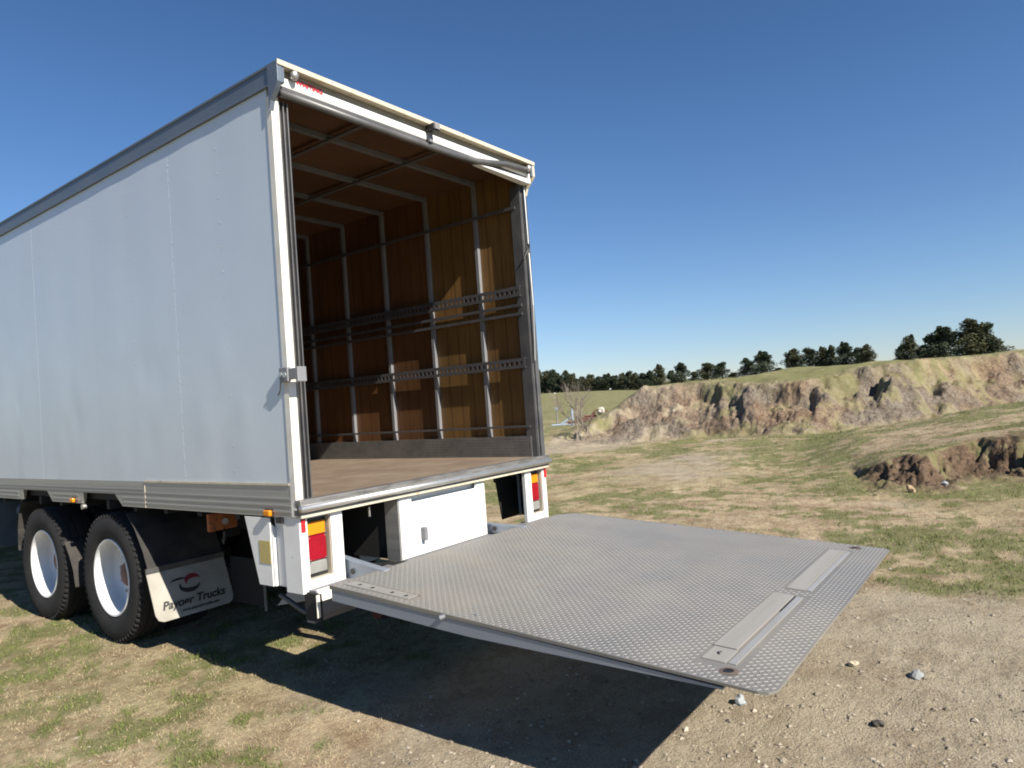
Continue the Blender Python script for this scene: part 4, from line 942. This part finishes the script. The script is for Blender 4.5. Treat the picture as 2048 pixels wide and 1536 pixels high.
# mudguards and flaps
def guard(pts, x0, x1, t=.006):
    mb = MB(); vs = []
    for (y, z) in pts: vs += [(x0, y, z), (x1, y, z), (x1, y, z+t), (x0, y, z+t)]
    return mb.add(vs, [(0, 1, 2, 3), tuple(4*len(pts)-4+q for q in range(4))]+[(k*4+q, k*4+(q+1) % 4, k*4+4+(q+1) % 4, k*4+4+q) for k in range(len(pts)-1) for q in range(4)])
for (xa, xb) in ((.02, .60), (1.90, 2.48)):
    guard([(2.14, 1.01), (2.02, .90), (1.91, .74), (1.85, .615)], xa, xb).build('mudguard', 'dirty', T)
    guard([(4.22, 1.03), (4.30, .93), (4.345, .78), (4.36, .62), (4.35, .58)], xa, xb).build('mudguard', 'dirty', T)
    guard([(3.30, .72), (3.22, .62), (3.15, .5), (3.12, .36)], xa, xb).build('mudguard', 'dirty', T)
    fl = MB(); c = .05; y = 1.80; poly = [(xa-.02, .60), (xb, .60), (xb, .25+c), (xb-.015, .25+.015), (xb-c, .25), (xa-.02+c, .25), (xa-.02+.015, .25+.015), (xa-.02, .25+c)]
    f = MB().add([(x, 1.845-.14*(.62-z)/.37, z) for x, z in poly]+[(x, 1.853-.14*(.62-z)/.37, z) for x, z in poly], [tuple(range(8)), tuple(range(15, 7, -1))]+[(i, i+8, (i+1) % 8+8, (i+1) % 8) for i in range(8)]).build('mudflap', 'flap', T)
    B(xa-.022, xb+.002, 1.828, 1.842, .585, .625).build('clamp_bar', 'track', f, loc=(0, 0, 0))
    up = Vector((0, .14, .37)).normalized(); off = Vector((0, -.004, 0))
    def at_(x, z): return (x, 1.845-.14*(.62-z)/.37-.003, z)
    text_mesh('lettering', 'Payoer Trucks', .082, 'ink', at_(xa+.035, .325), (1, 0, 0), up, f, shear=.3, bold=.0022)
    text_mesh('lettering', 'www.payoertrucks.com', .030, 'ink', at_(xa+.17, .283), (1, 0, 0), up, f, shear=.2, bold=.0008)
    for (cx, cz, ra, rb, a0, a1, th, mt) in ((xa+.30, .475, .055, .034, .2, 3.6, .018, 'inkred'), (xa+.27, .455, .075, .04, 2.6, 6.2, .016, 'ink'), (xa+.20, .485, .08, .022, .6, 2.8, .008, 'ink')):
        em = MB(); k = 16; vs = []
        for i in range(k+1):
            a_ = a0+(a1-a0)*i/k; w_ = th*math.sin(math.pi*(i+.3)/(k+.6))
            for sgn in (-1, 1):
                q = at_(cx+(ra+sgn*w_)*math.cos(a_), cz+(rb+sgn*w_)*math.sin(a_)); vs.append(q)
        em.add(vs, [(2*i, 2*i+1, 2*i+3, 2*i+2) for i in range(k)]).build('emblem', mt, f, loc=(0, 0, 0))
# tank, air tank
MB().lathe([(0, .001), (0, .25), (.02, .27), (1.2, .27), (1.22, .25), (1.22, .001)], (0, 0, 0), 32).build('fuel_tank', 'tank', T, loc=(.34-T.location.x, 5.6-T.location.y, .73), smooth=False).rotation_euler = (0, 0, math.pi/2)
MB().lathe([(0, .001), (0, .07), (.02, .09), (.45, .09), (.47, .07), (.47, .001)], (0, 0, 0), 20).build('air_tank', 'tank', T, loc=(.45-T.location.x, 5.0-T.location.y, .86)).rotation_euler = (0, 0, math.pi/2)
# cab (out of frame ahead of the body)
cabp = [(8.75, .55), (10.9, .55), (10.98, 1.2), (10.8, 2.0), (10.4, 2.85), (8.75, 2.95)]
cab = MB().prism(cabp, 'x', .05, 2.45).build('cab', 'white', T, bevel=.05)
for x in (.035, 2.455): MB().prism([(9.35, 1.75), (10.45, 1.72), (10.2, 2.5), (9.35, 2.55)], 'x', x, x+.01).build('window', 'glass', cab, loc=(0, 0, 0))
MB().add([(.2, 10.86, 1.85), (2.3, 10.86, 1.85), (2.3, 10.47, 2.72), (.2, 10.47, 2.72)], [(0, 1, 2, 3)]).build('windscreen', 'glass', cab, loc=(0, 0, 0))
